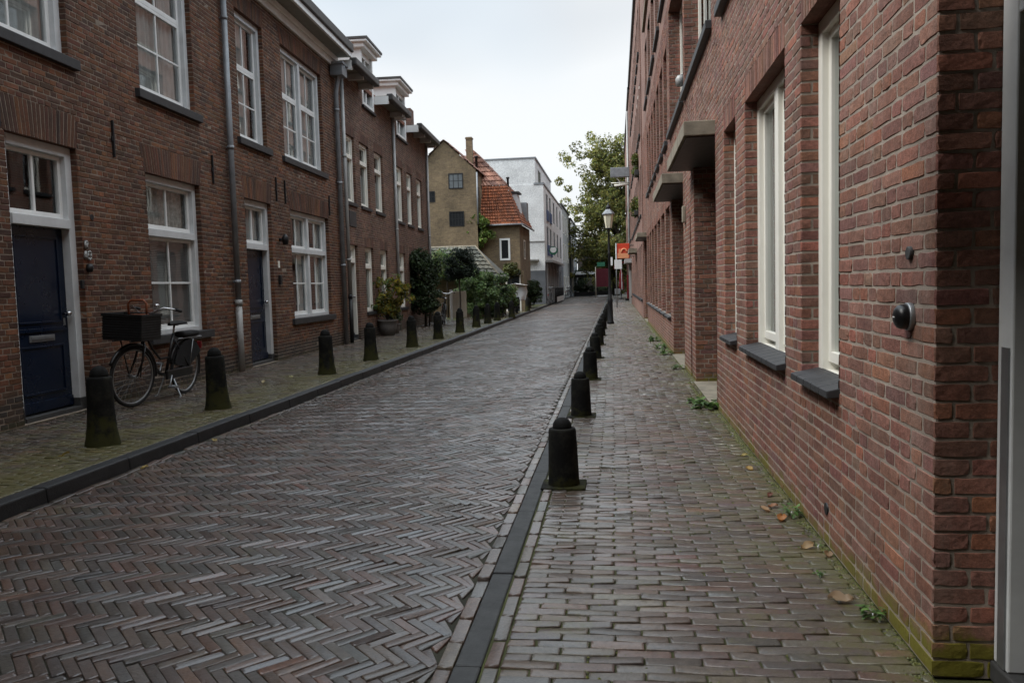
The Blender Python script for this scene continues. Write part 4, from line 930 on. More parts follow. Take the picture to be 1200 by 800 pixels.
# ------------------------------------------------------------------ bicycles
def bicycle(label, p_rear, p_front, crate=True, lean=3., col='black', group=None, sc=1.04):
    pr, pf = np.array(p_rear), np.array(p_front); a = math.atan2(pf[1]-pr[1], pf[0]-pr[0])
    t = thing('bicycle', label, 'bicycle', (pr[0], pr[1], .054), group); t.rotation_euler = (R(lean), 0, a); t.scale = (sc, sc, sc); O = (0, 0, 0)
    Rw = .345; ax, az = (1.0, 0, 0), (0, 0, 1.0)
    for nm, x in (('rear_wheel', 0.), ('front_wheel', 1.13)):
        m = MB(); m.torus((x, 0, Rw), ax, az, .305, .011, 40, 8); w = m.build(nm, 'steel', t, O)
        m = MB(); m.torus((x, 0, Rw), ax, az, .327, .019, 40, 10); m.build('tyre', 'rubber', w, O)
        m = MB(); m.tube([(x, -.05, Rw), (x, .05, Rw)], .03 if x == 0 else .022, 10); m.tube([(x, -.07, Rw), (x, .07, Rw)], .008, 8)
        for k in range(28):
            b = 2*math.pi*k/28; s = (-1)**k; c = b+.35*(1 if k % 4 < 2 else -1)
            m.tube([(x+.024*math.cos(c), s*.035, Rw+.024*math.sin(c)), (x+.30*math.cos(b), 0, Rw+.30*math.sin(b))], .0018, 4, cap=False)
        m.build('spokes', 'steel', w, O)
        m = MB(); m.torus((x, 0, Rw), ax, az, .365, .022, 26, 6, a0=R(15 if x == 0 else 25), a1=R(200 if x == 0 else 185)); m.build('mudguard', col, t, O)
    m = MB(); bb = (.47, 0, .29)
    m.tube([bb, (.36, 0, .60), (.30, 0, .78)], .017, 10); m.tube([(.93, 0, .92), (.985, 0, .69)], .020, 10)
    m.tube([(.975, 0, .72), (.80, 0, .50), (.62, 0, .33), bb], .019, 10); m.tube([(.945, 0, .85), (.78, 0, .64), (.60, 0, .50), (.40, 0, .50)], .014, 10)
    for s in (-1, 1):
        m.tube([(.47, s*.03, .29), (0, s*.06, Rw)], .010, 8); m.tube([(.32, s*.02, .72), (0, s*.06, Rw)], .009, 8)
    m.build('frame', col, t, O)
    m = MB(); m.tube([(.985, 0, .70), (1.0, 0, .66)], .022, 8)
    for s in (-1, 1): m.tube([(1.0, s*.045, .67), (1.04, s*.055, .52), (1.13, s*.06, Rw)], [.014, .013, .009], 8)
    m.build('fork', col, t, O)
    m = MB(); m.box((-.06, .045, .245), (.56, .075, .36)); m.build('chain_case', 'black', t, O, bevel=.02)
    m = MB()
    for s in (-1, 1):
        e = (.47+s*.10, s*.11, .29-s*.12); m.tube([(.47, s*.08, .29), e], .009, 8); m.box((e[0]-.05, min(e[1], e[1]+s*.09), e[2]-.012), (e[0]+.05, max(e[1], e[1]+s*.09), e[2]+.012))
    m.build('pedals', 'steel', t, O)
    m = MB(); m.tube([(.30, 0, .77), (.275, 0, .90)], .013, 8); m.build('seat_post', 'chrome', t, O)
    m = MB(); sd = [(.12, .095, .925), (.18, .105, .93), (.26, .075, .925), (.33, .04, .92), (.40, .022, .915)]; vs = []; fs = []
    for (x, hw, z) in sd:
        for (y, dz) in ((-1, -.03), (-.85, .0), (0, .012), (.85, 0), (1, -.03)): vs.append((x, y*hw, z+dz))
    for i in range(4):
        for j in range(4): fs.append((i*5+j, (i+1)*5+j, (i+1)*5+j+1, i*5+j+1))
    fs.append((0, 1, 2, 3, 4)); fs += [(i*5, i*5+4, (i+1)*5+4, (i+1)*5) for i in range(4)]; m.add(vs, fs, smooth=True)
    for y in (-.03, .03): m.tube([(.36, y, .895), (.27, y, .885), (.17, y, .90)], .005, 6)
    m.build('saddle', 'rubber', t, O)
    m = MB(); m.tube([(.935, 0, .91), (.915, 0, 1.03), (.95, 0, 1.05)], .012, 8)
    m.tube([(.70, -.29, 1.09), (.80, -.30, 1.11), (.90, -.22, 1.13), (.95, -.08, 1.06), (.95, .08, 1.06), (.90, .22, 1.13), (.80, .30, 1.11), (.70, .29, 1.09)], .011, 8)
    h = m.build('handlebar', 'chrome', t, O)
    m = MB()
    for s in (-1, 1): m.tube([(.70, s*.29, 1.09), (.81, s*.30, 1.112)], .017, 10)
    m.build('grips', 'rubber', h, O)
    m = MB(); m.lathe([(.0, .98), (.035, .985), (.04, 1.01), (.0, 1.03)], (1.0, 0, -.1), 12) if not crate else m.lathe([(0, -.02), (.03, -.015), (.03, .015), (0, .02)], (.90, .12, 1.15), 12); m.build('lamp' if not crate else 'bell', 'chrome', t, O)
    m = MB()
    for s in (-1, 1): m.tube([(0, s*.06, Rw), (-.08, s*.06, .70)], .006, 6); m.tube([(.28, s*.05, .72), (-.30, s*.06, .72)], .006, 6)
    m.tube([(-.30, -.06, .72), (-.30, .06, .72)], .006, 6); m.tube([(-.1, -.06, .72), (-.1, .06, .72)], .006, 6); m.build('rear_carrier', 'steel', t, O)
    m = MB(); m.tube([(.40, -.05, .27), (.36, -.16, .02), (.42, -.17, .012)], .010, 8); m.tube([(.40, .05, .27), (.36, .14, .02), (.42, .15, .012)], .010, 8); m.build('kickstand', 'steel', t, O)
    m = MB(); m.box((-.375, -.03, .55), (-.36, .03, .64)); m.build('tail_light', 'red', t, O, bevel=.006)
    if crate:
        m = MB(); x0, x1, y0, y1, z0, z1 = .99, 1.39, -.225, .225, .775, 1.065
        th = .012
        m.box((x0, y0, z0), (x1, y1, z0+th)); m.box((x0, y0, z0+th), (x0+th, y1, z1)); m.box((x1-th, y0, z0+th), (x1, y1, z1)); m.box((x0+th, y0, z0+th), (x1-th, y0+th, z1)); m.box((x0+th, y1-th, z0+th), (x1-th, y1, z1))
        m.box((x0-.012, y0-.012, z1-.03), (x1+.012, y0-.001, z1+.002)); m.box((x0-.012, y1+.001, z1-.03), (x1+.012, y1+.012, z1+.002)); m.box((x1+.001, y0-.001, z1-.03), (x1+.013, y1+.001, z1+.003)); m.box((x0-.013, y0-.001, z1-.03), (x0-.001, y1+.001, z1+.003))
        for z in np.arange(z0+.035, z1-.04, .028): m.box((x0-.005, y0-.006, z), (x1+.005, y0-.0005, z+.013)); m.box((x0-.005, y1+.0005, z), (x1+.005, y1+.006, z+.013)); m.box((x1+.0005, y0, z), (x1+.006, y1, z+.013)); m.box((x0-.006, y0, z), (x0-.0005, y1, z+.013))
        c = m.build('front_crate', 'crate', t, O, bevel=.003)
        m = MB()
        for s in (-1, 1): m.tube([(1.13, s*.065, Rw), (1.19, s*.14, .77)], .008, 6); m.tube([(1.02, s*.1, .765), (1.40, s*.1, .765)], .009, 6)
        m.build('crate_support', 'iron', c, O)
        m = MB()
        for y in (-.05, .05):
            vs = [(.0, y, Rw)]+[(.352*math.cos(q), y, Rw+.352*math.sin(q)) for q in np.linspace(R(12), R(150), 18)]
            m.add(vs, [(0, i, i+1) for i in range(1, 18)])
        m.build('coat_guard', 'bag', t, O)
        m = MB(); m.box((-.24, -.075, .73), (.16, .075, .80)); m.build('carrier_bag', 'bag', t, O, bevel=.03)
    return t
BK = bicycle('black step-through bicycle with a big black front crate, leaning outside the navy-door house', (-5.70, 9.80), (-5.655, 8.60))
BK.rotation_euler[0] = R(-4)
for o in BK.children:           # the front wheel is steered a little toward the wall
    if o.name.split('.')[0] in ('front_wheel', 'fork', 'handlebar') or (o.name.startswith('mudguard') and max(v.co.x for v in o.data.vertices) > 1):
        q = Matrix.Rotation(R(-11), 3, 'Z'); ctr = Vector((.99, 0, 0)); o.rotation_euler = (0, 0, R(-11)); o.location = ctr-q @ ctr
t = thing('bag', 'orange handled bag standing up in the black bicycle crate', 'bag', (-5.53, 8.62, .90))
m = MB(); m.hexa([(-.11, -.06, .0), (.11, -.06, .0), (.11, .06, .0), (-.11, .06, .0), (-.12, -.04, .25), (.12, -.04, .25), (.12, .04, .25), (-.12, .04, .25)]); m.build('bag_body', 'orange', t, (0,0,0), bevel=.02)
m = MB(); m.tube([(-.11, -.02, .22), (-.115, -.02, .37), (-.08, -.02, .41), (.08, -.02, .41), (.115, -.02, .37), (.11, -.02, .22)], .013, 8); m.build('handle', 'orange', t, (0,0,0))
bicycle('dark parked bicycle with a bright handlebar lamp, under the big evergreen bush', (-6.15, 27.6), (-5.85, 26.5), crate=False, lean=-6, group='bicycles parked among the shrubs')
bicycle('dark parked bicycle nearest the black scooter, before the leafy shrubs', (-5.0, 34.2), (-4.75, 33.1), crate=False, lean=5, group='bicycles parked among the shrubs')
bicycle('bicycle with a red tail light parked by the white-walled cafe fence', (-4.45, 52.2), (-4.4, 53.3), crate=False, lean=4, group='bicycles parked farther down')
bicycle('dark bicycle leaning at the foot of the grey far building', (-4.55, 72.0), (-4.4, 73.1), crate=False, lean=8, group='bicycles parked farther down')
bicycle('dark bicycle past the grey far building, last on the left', (-4.5, 77.5), (-4.3, 78.6), crate=False, lean=-7, group='bicycles parked farther down')
# scooter with a white sheet over its handlebars
t = thing('motor_scooter', 'black motor scooter parked in front of the brown house', 'scooter', (-4.75, 37.6, .05)); t.rotation_euler = (0, 0, R(100)); O = (0,0,0)
for x, nm in ((-.62, 'rear_wheel'), (.62, 'front_wheel')):
    m = MB(); m.torus((x, 0, .22), (1,0,0), (0,0,1), .16, .06, 24, 10); w = m.build(nm, 'rubber', t, O); m = MB(); m.tube([(x, -.05, .22), (x, .05, .22)], .11, 16); m.build('rim', 'steel', w, O)
m = MB(); m.hexa([(-.85,-.15,.38), (-.10,-.17,.32), (-.10,.17,.32), (-.85,.15,.38), (-.88,-.14,.66), (-.05,-.14,.68), (-.05,.14,.68), (-.88,.14,.66)]); m.hexa([(-.15,-.17,.20), (.42,-.17,.20), (.42,.17,.20), (-.15,.17,.20), (-.15,-.17,.32), (.40,-.17,.28), (.40,.17,.28), (-.15,.17,.32)])
m.hexa([(.38,-.19,.25), (.52,-.14,.28), (.52,.14,.28), (.38,.19,.25), (.28,-.17,.95), (.40,-.12,.98), (.40,.12,.98), (.28,.17,.95)]); m.build('body', 'black', t, O, bevel=.04)
m = MB(); m.hexa([(-.85,-.13,.66), (-.05,-.12,.68), (-.05,.12,.68), (-.85,.13,.66), (-.84,-.12,.77), (-.12,-.10,.75), (-.12,.10,.75), (-.84,.12,.77)]); m.build('seat', 'rubber', t, O, bevel=.03)
m = MB(); m.tube([(.62, .0, .22), (.45, 0, .6), (.34, 0, 1.0)], .03, 8); m.tube([(.22, -.33, 1.06), (.32, -.2, 1.05), (.34, 0, 1.02), (.32, .2, 1.05), (.22, .33, 1.06)], .016, 8); m.build('handlebar', 'black', t, O)
t = thing('sheet', 'white sheet draped over the handlebars of the black scooter', 'cloth', (-4.72, 37.5, .05))
m = MB(); nx, nz = 14, 16; vs = []; fs = []
for j in range(nz+1):
    v = j/nz
    for i in range(nx+1):
        u = i/nx-.5; w_ = .42*(1-.35*max(0, v-.15)); drop = max(0, v-.22)
        x = u*2*w_+.10*v-.10*(v > .22)*0+.03*math.sin(9*v+5*u)+(.30*(-u)**2 if v < .2 else 0); y = -.42+.28*min(v, .22)/.22-.62*0+.05*math.sin(u*11+v*3)-.10*drop*math.cos(u*9)
        z = 1.32-.18*abs(u)-1.05*drop*(1-.35*abs(u+.1))
        vs.append((x, y, z))
for j in range(nz):
    for i in range(nx): a = j*(nx+1)+i; fs.append((a, a+1, a+nx+2, a+nx+1))
m.add(vs, fs, smooth=True); o = m.build('draped_sheet', 'cloth_white', t, (0,0,0)); t.scale = (1.25, 1.1, 1.06); s_ = o.modifiers.new('thick', 'SOLIDIFY'); s_.thickness = .012
# ------------------------------------------------------------------ plants
def leaves(mb, cen, rad, n, size, cols, jit=.3, upb=.25, aspect=.5, flat=.85):
    cen = np.asarray(cen, float); rad = np.asarray(rad, float); k = len(cen)
    i = rng.integers(0, k, n); d = rng.normal(size=(n, 3)); d /= np.linalg.norm(d, axis=1, keepdims=True)
    r = rad[i]*rng.uniform(.25, 1, n)**.45; P = cen[i]+d*r[:, None]*np.array([1, 1, flat])
    nn = d+rng.normal(0, .75, (n, 3)); nn[:, 2] += upb; nn /= np.linalg.norm(nn, axis=1, keepdims=True)
    a = np.cross(nn, rng.normal(size=(n, 3))); a /= np.linalg.norm(a, axis=1, keepdims=True)+1e-9; b = np.cross(nn, a)
    s = size*rng.uniform(.55, 1.35, n)[:, None]
    V = np.stack([P-a*s*.5, P+b*s*aspect*.5+nn*s*.06, P+a*s*.5-nn*s*.05, P-b*s*aspect*.5+nn*s*.06], 1)
    c = np.asarray(cols)[rng.integers(0, len(cols), n)]*np.clip(1+rng.normal(0, jit, (n, 1)), .3, 2)
    clump = np.clip(1+rng.normal(0, .22, k), .5, 1.6)[i][:, None]
    mb.bulk(V, [(0, 1, 2, 3)], 0, np.clip(c*clump, 0, 1))
def clumps(c, r, n, rr, sq=(1, 1, 1)):
    d = rng.normal(size=(n, 3)); d /= np.linalg.norm(d, axis=1, keepdims=True); d *= rng.uniform(.25, 1, (n, 1))**.5
    return np.asarray(c)+d*np.asarray(sq)*r, rng.uniform(rr*.6, rr*1.3, n)
GD = [(.028, .048, .018), (.038, .060, .022), (.022, .038, .016), (.046, .068, .028)]
GM = [(.085, .15, .044), (.115, .175, .055), (.065, .115, .038), (.145, .195, .075)]
GY = [(.30, .24, .035), (.23, .20, .04), (.14, .16, .035), (.34, .27, .05)]
GT = [(.19, .20, .06), (.15, .175, .055), (.23, .215, .06), (.11, .135, .045), (.27, .24, .07)]
def plant(name, label, cat, loc, cl, n, size, cols, stems=(), pot=None, group=None, aspect=.5, leafname='foliage'):
    t = thing(name, label, cat, loc, group); m = MB(); O = (0, 0, 0)
    c, r = cl; leaves(m, c, r, n, size, cols, aspect=aspect); m.build(leafname, 'leaf', t, O)
    if stems:
        s = MB()
        for (pts, rr) in stems: s.tube(pts, rr, 7)
        s.build('stem', 'bark', t, O)
    if pot:
        s = MB(); r0, h = pot; s.lathe([(r0*.72, 0), (r0*.95, h*.6), (r0, h*.9), (r0*1.06, h*.92), (r0*1.06, h), (r0*.92, h), (r0*.9, h-.06), (0, h-.06)], sides=24); s.build('pot', 'clay', t, O)
    return t
def cat2(*p): return np.concatenate([x[0] for x in p]), np.concatenate([x[1] for x in p])
plant('evergreen_bush', 'big dark evergreen bush standing against the farthest terraced house', 'bush', (-6.50, 26.6, .05),
      cat2(clumps((-.08, 0, 1.75), .54, 60, .24, (1, 1, 1.6)), clumps((.0, -.1, .95), .5, 26, .22)), 9000, .11, GD, [([(0, 0, 0), (.03, 0, .8), (0, 0, 1.8)], [.05, .04, .02]), ([(.1, .1, 0), (.2, 0, 1.0)], [.03, .015])])
plant('topiary_tree', 'round-clipped dark evergreen on a stem beside the bigger bush', 'bush', (-5.88, 29.6, .05), clumps((.06, 0, 2.12), .58, 60, .22, (1, 1, 1.1)), 8000, .08, [(.012, .022, .012), (.018, .030, .015), (.010, .018, .010)], [([(0, 0, 0), (.02, .02, .8), (0, 0, 1.7)], [.04, .035, .03])])
yc = clumps((0, 0, 1.25), .5, 24, .17, (1.1, .8, 1.0)); yc2 = clumps((.5, -.05, 1.25), .3, 10, .12)
plant('potted_plant', 'yellowing shrub in a round grey pot beside the low brick house front', 'plant', (-6.42, 21.75, .05), cat2(yc, yc2, clumps((0, 0, .75), .3, 10, .16)), 1500, .12, GY+GM[:1], [([(0, 0, .4), (.0, 0, .9), (-.15, .1, 1.6)], [.03, .02, .008]), ([(0, 0, .45), (.2, 0, .95), (.6, -.05, 1.3)], [.025, .015, .006]), ([(0, 0, .45), (-.2, 0, .9), (-.3, 0, 1.2)], [.02, .012, .006])], pot=(.27, .44))
plant('potted_plant', 'small dark potted plant beside the round grey pot', 'plant', (-6.5, 22.7, .05), clumps((0, 0, .5), .22, 12, .12), 700, .08, GD, [([(0, 0, .2), (0, 0, .5)], .012)], pot=(.18, .28))
for (x, y, z, r, h, nn, lab, cols) in ((-5.55, 31.8, 1.0, .72, 1.35, 6500, 'light green leafy shrub right beside the cream garden gate', GM), (-5.2, 33.3, 1.05, .68, 1.4, 6000, 'mid green shrub with white flowers before the slate outbuilding', GM+GD), (-5.0, 35.4, .8, .5, 1.2, 3500, 'loose shrub with drooping twigs beside the parked scooter', GM[:2]+[(.13, .12, .05)]), (-6.1, 33.2, 1.4, .75, 1.25, 5000, 'tall green shrub leaning on the slate outbuilding wall', GM)):
    plant('shrub', lab, 'shrub', (x, y, .05), clumps((0, 0, z), r, 40, .24, (1.05, .9, h)), nn, .115, cols, [([(0, 0, 0), (.05, .02, .5), (.1, 0, z)], [.03, .02, .01]), ([(.05, 0, 0), (-.15, .05, .6), (-.2, 0, z)], [.025, .018, .008])], group='shrubs on the left pavement')
fl = MB(); c = np.array([-5.0, 33.1, .05])
plant('flowering_shrub', 'low shrub dotted with white flowers behind the bollards', 'shrub', (-4.95, 33.0, .05), clumps((0, 0, .55), .42, 20, .2), 1800, .11, GD+GM[:1], [([(0, 0, 0), (0, 0, .5)], .015)])
plant('evergreen_shrub', 'dark spreading shrub at the corner of the white-walled building', 'shrub', (-4.95, 45.5, .05), clumps((0, 0, .85), .72, 44, .26, (1.0, .9, 1.0)), 5000, .13, GD, [([(0, 0, 0), (.05, .02, .9)], [.04, .015])])
plant('climbing_plant', 'green climber covering the corner of the ochre brick gable', 'plant', (-7.25, 41.85, 3.0), cat2(clumps((.05, -.15, 1.35), .68, 46, .22, (1.15, .4, 1.3)), clumps((-.2, -.12, .7), .3, 12, .17, (1, .4, 1.2))), 3600, .18, [(.13, .21, .04), (.16, .23, .05), (.09, .16, .04), (.20, .23, .055)], [([(0, .1, -2.9), (-.05, .05, 0), (0, .0, 1.5)], [.03, .025, .012])])
plant('roof_shrub', 'yellow-green shrub over the garden wall door beside the brown house', 'shrub', (-5.25, 39.8, 1.75), clumps((0, 0, .35), .42, 22, .18, (1.15, .7, .75)), 1900, .13, [(.12, .12, .03), (.08, .09, .025), (.06, .075, .02)], [([(0, .1, -1.6), (0, 0, .4)], [.03, .01])])
plant('bush', 'green bush behind the round-clipped evergreen, under the ochre gable', 'bush', (-7.2, 33.6, .05), clumps((0, 0, 2.3), .75, 30, .3, (1.2, .8, .8)), 2600, .14, GM+GY[2:3], [([(0, 0, 0), (0, 0, 2.2)], .04)])
plant('bush', 'dark tall bush on the left at the very end of the street, nearer one', 'bush', (-4.2, 93, 0), clumps((0, 0, 1.6), 1.1, 40, .45, (1, 1, 1.4)), 3500, .2, GD, [([(0, 0, 0), (0, 0, 1.6)], .06)], group='bushes closing the street end')
plant('bush', 'dark bush behind the maroon screen at the very end of the street', 'bush', (-1.0, 97, 0), clumps((0, 0, 1.9), 1.4, 50, .5, (1.3, 1, 1.3)), 4000, .2, GD, [([(0, 0, 0), (0, 0, 1.6)], .06)], group='bushes closing the street end')
# big tree closing the view
t = thing('plane_tree', 'tall yellow-green tree rising at the far end of the street', 'tree', (.1, 84, 0)); O = (0,0,0)
m = MB(); m.tube([(0, 0, 0), (-.1, 0, 2.5), (.1, .1, 5), (0, 0, 8), (.1, 0, 12), (0, 0, 15.5)], [.5, .4, .34, .28, .16, .05], 10)
tc, tr = [], []
for k in range(84):
    h = rng.uniform(3.0, 15) if k > 12 else rng.uniform(2.6, 5); a = rng.uniform(0, 2*math.pi); L = (6.1 if h < 10 else 6.1*(1-(h-10)/8.0))*rng.uniform(.5, 1.0)
    e = np.array([L*math.cos(a), L*math.sin(a)*.8, h+L*.20+rng.uniform(-.8, .8)]); s0 = np.array([0, 0, h-1.5]); mid = (s0+e)/2+np.array([0, 0, .5])
    m.tube([s0, mid, e], [.12, .07, .025], 6); 
    for q in np.linspace(.3, 1.08, 7): tc.append(s0+(e-s0)*q+rng.normal(0, .6, 3)); tr.append(rng.uniform(.35, .95))
for k in range(60): tc.append(np.array([rng.normal(-.6, 2.2), rng.normal(0, 1.6), rng.uniform(7, 15.5)])); tr.append(rng.uniform(.4, .9))
for k in range(16): tc.append(np.array([rng.normal(0, 1.3), rng.normal(0, 1.3), rng.uniform(13.5, 16.6)])); tr.append(rng.uniform(.5, .95))
m.build('trunk', 'bark', t, O)
m = MB(); leaves(m, tc, tr, 60000, .29, GT, jit=.4); m.build('crown', 'leaf_tree', t, O)
# planters hung high on the right-hand blocks
for (x, y, z, lab) in ((.93, 35.5, 4.45, 'hanging planter of yellow-green flowers on the farther brick block, the lower one'), (.93, 33.5, 5.9, 'small green hanging planter on the farther brick block, the upper one')):
    t = thing('planter', lab, 'planter', (x, y, z), 'planters hung on the brick block'); m = MB(); m.box((-.10, -.5, -.2), (.07, .5, .0)); m.build('trough', 'gutter', t, O, bevel=.01)
    m = MB(); c, r = clumps((0, 0, .25), .45, 22, .16, (.4, 1.1, .9)); leaves(m, c, r, 1300, .12, [(.09, .12, .025), (.06, .09, .02), (.17, .13, .04), (.13, .15, .03)]); m.build('foliage', 'leaf', t, O)
# weeds, moss and leaves at the foot of the right wall
def weed(loc, label, n, r, h, cols=GM):
    t = thing('weed', label, 'weed', loc, 'weeds along the right-hand wall'); m = MB()
    for k in range(n):           # rosettes of small lobed leaves lying low, some lifted on stalks
        a = rng.uniform(0, 6.28); L = r*rng.uniform(.25, 1)**.8; ls = r*rng.uniform(.28, .5); hz = h*rng.uniform(.12, .9)*(1-.5*L/r)
        d_ = np.array([math.cos(a), math.sin(a), 0]); w_ = np.array([-math.sin(a), math.cos(a), 0]); c0 = d_*L*.6*rng.uniform(.3, 1)+w_*rng.normal(0, r*.15)+np.array([0, 0, hz]); c = np.asarray(cols[rng.integers(len(cols))])*rng.uniform(.6, 1.5); dz = np.array([0, 0, rng.normal(-.1, .35)*ls])
        pr = [(0, .06), (.2, .30), (.38, .22), (.55, .42), (.72, .26), (.88, .22), (1, 0)]; vs = []
        for (q, hw) in pr: vs += [c0+d_*ls*q+w_*ls*hw*.8+dz*q*q+np.array([0, 0, .12*ls*hw]), c0+d_*ls*q+dz*q*q, c0+d_*ls*q-w_*ls*hw*.8+dz*q*q+np.array([0, 0, .12*ls*hw])]
        m.add(vs, [f for i in range(len(pr)-1) for f in ((3*i, 3*i+1, 3*i+4, 3*i+3), (3*i+1, 3*i+2, 3*i+5, 3*i+4))], 0, tuple(c))
    m.build('leaves', 'leaf', t, (0,0,0)); s = MB(); s.tube([(0, 0, -.01), (0, 0, h*.25)], .003, 5); s.build('stem', 'leaf', t, (0,0,0))
wl = [((.985, 3.22, .004), 'weed tuft nearest the camera, close to the mossy brick corner', 34, .075, .08), ((.90, 3.70, .004), 'small flat weed standing off the wall beside the large curled leaf', 16, .045, .03), ((.97, 4.62, .004), 'bright green weed with fallen leaves round it below the nearest window', 34, .085, .10), ((.985, 4.08, .004), 'tiny weed between the two nearest windows', 14, .04, .03),
      ((.93, 8.55, .004), 'broad dandelion-like weed at the near side of the first entrance', 60, .22, .15), ((.86, 8.95, .004), 'flat weed spreading before the first entrance step', 40, .16, .08), ((.92, 12.4, .004), 'weed at the foot of the second entrance pier', 36, .14, .10), ((.90, 14.9, .004), 'leafy weed just past the second entrance', 50, .2, .16), ((.86, 16.3, .004), 'weed under the row of narrow pilaster windows, nearer one', 50, .2, .15), ((.84, 18.4, .004), 'weed under the row of narrow pilaster windows, farther one', 50, .22, .14)]
for (l, lab, n, r, h) in wl: weed(l, lab, n, r, h, [(.075, .14, .03), (.10, .17, .04), (.055, .105, .026)])
m = MB()
for k in range(9000):       # moss tufts in the gutter line and between the pavers
    y = 2.5+rng.uniform(0, 1)**1.4*26; x = 1.035-abs(rng.normal(0, .028)) if k % 3 else rng.uniform(-.25, 1.0)
    if 8.5 < y < 10.8 and x > 1: x -= .08
    s = rng.uniform(.002, .0055)*(1+y/10); c = np.array([.085, .088, .018])*rng.uniform(.5, 1.6); a = rng.uniform(0, 6.28); z0 = -.006 if k % 3 == 0 else -.002
    u = np.array([math.cos(a), math.sin(a), 0])*s; v = np.array([-math.sin(a), math.cos(a), 0])*s; p = np.array([x, y, z0]); q = p+np.array([0, 0, s*.9])
    m.add([p-u-v, p+u-v, p+u+v, p-u+v, q], [(0, 1, 4), (1, 2, 4), (2, 3, 4), (3, 0, 4)], 0, tuple(c))
tag(m.build('moss', 'moss'), 'low green moss growing in the joints and along the foot of the right wall', 'moss', kind='stuff')
def dead_leaf(loc, label, s, col, rot):
    m = MB(); n = 7; vs = []; fs = []; cols = col
    prof = [0, .55, .9, 1, .85, .5, .06]
    for i in range(n):
        u = i/(n-1)-.5; w = prof[i]*.36*(1+.25*math.sin(i*2.1))
        for j in (-1, -.5, 0, .5, 1): vs.append((u*s, j*w*s, s*(.20*abs(j)**1.5*(1 if i % 2 else .7)+.10*math.sin(u*5)+.02)))
    for i in range(n-1):
        for j in range(4): a = i*5+j; fs.append((a, a+1, a+6, a+5))
    m.add(vs, fs, 0, cols, smooth=True); m.tube([(-.5*s, 0, .02*s), (-.95*s, .05*s, .08*s)], .012*s, 5, 0, tint=tuple(x*.8 for x in cols))
    o = m.build('fallen_leaf', 'leaf', None, (0, 0, 0)); o.location = loc; o.rotation_euler = (rng.normal(0, .12), rng.normal(0, .12), rot); tag(o, label, 'leaf', 'fallen leaves on the pavements')
for a in [((.91, 3.39, .008), 'large curled tan leaf with its stalk, nearest the brick corner', .10, (.30, .21, .13), 2.9), ((.93, 4.07, .006), 'pale tan leaf lying by the wall between the nearest weeds', .075, (.33, .22, .11), .4), ((.90, 4.55, .006), 'bright orange-brown leaf just before the bright green weed', .075, (.36, .15, .05), 1.2), ((.84, 4.72, .006), 'tan leaf lying left of the bright green weed, out from the wall', .075, (.34, .20, .10), 2.2), ((.90, 4.80, .006), 'small reddish leaf just behind the bright green weed', .06, (.30, .14, .07), .2),
          ((.93, 5.05, .006), 'dark red-brown scrap of leaf below the wide window', .05, (.14, .05, .03), 1.0), ((.92, 5.75, .006), 'yellow-orange leaf close to the wall below the wide window', .07, (.38, .24, .07), 2.0), ((1.0, 3.95, .006), 'thin brown leaf pressed against the wall near the vent hole', .06, (.24, .15, .08), 1.3), ((.95, 6.2, .006), 'pale yellow leaf by the wall below the third window', .06, (.36, .28, .10), .5), ((1.06, 2.60, .012), 'tan leaf lying on the threshold side of the near entrance', .08, (.30, .20, .10), .2),
          ((-4.56, 5.95, .06), 'yellow leaf on the mossy left pavement near the first bollard', .09, (.36, .27, .08), .6), ((-5.11, 10.9, .06), 'pale leaf on the left pavement outside the second front door', .08, (.40, .33, .18), 1.6), ((-4.94, 11.5, .06), 'small bright leaf on the left pavement near the third bollard', .08, (.50, .45, .25), 2.4), ((-3.82, 5.9, -.03), 'small yellow leaf lying in the road against the left kerb', .07, (.36, .26, .08), 1.1), ((-3.8, 7.0, -.03), 'yellow leaf in the left gutter, farther from the camera', .07, (.38, .28, .10), 2.3)]: dead_leaf(*a)
# ------------------------------------------------------------------ farther buildings on the left
def rect_win(H, axis_, c0, c1, z0, z1, at, mat='cream', fw=.07, cols=1, rows=1, out=-1, label=None, proud=.02, pane='glass_up'):
    """window on a wall plane: axis_ 'x' = wall facing -Y at Y=at, 'y' = wall facing +X at X=at"""
    F = Fac((0, at), (1, 0)).setn((0, -1)) if axis_ == 'x' else Fac((at, 0), (0, 1)).setn((1, 0))
    m = MB(); F.box(m, c0, c0+fw, -.06, proud, z0, z1); F.box(m, c1-fw, c1, -.06, proud, z0, z1); F.box(m, c0+fw, c1-fw, -.06, proud+.001, z0, z0+fw); F.box(m, c0+fw, c1-fw, -.06, proud+.001, z1-fw, z1)
    for i in range(1, cols): x = c0+(c1-c0)*i/cols; F.box(m, x-.018, x+.018, -.05, proud-.012, z0+fw, z1-fw)
    for j in range(1, rows): z = z0+(z1-z0)*j/rows; F.box(m, c0+fw, c1-fw, -.05, proud-.014, z-.014, z+.014)
    w = m.build('window', mat, H)
    g = MB(); g.add([F.p(c0+fw*.5, .004, z0+fw*.5), F.p(c1-fw*.5, .004, z0+fw*.5), F.p(c1-fw*.5, .004, z1-fw*.5), F.p(c0+fw*.5, .004, z1-fw*.5)], [(0,1,2,3)])
    g.build('pane', pane, w); return w
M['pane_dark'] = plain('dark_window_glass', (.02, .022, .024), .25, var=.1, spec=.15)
M['pane_sky'] = plain('pale_reflecting_glass', (.16, .18, .19), .05, var=.3, vscale=1.5, spec=.9)
M['tile_old'] = tinted('faded_pantile', .8, .4, 20, grime=.4)
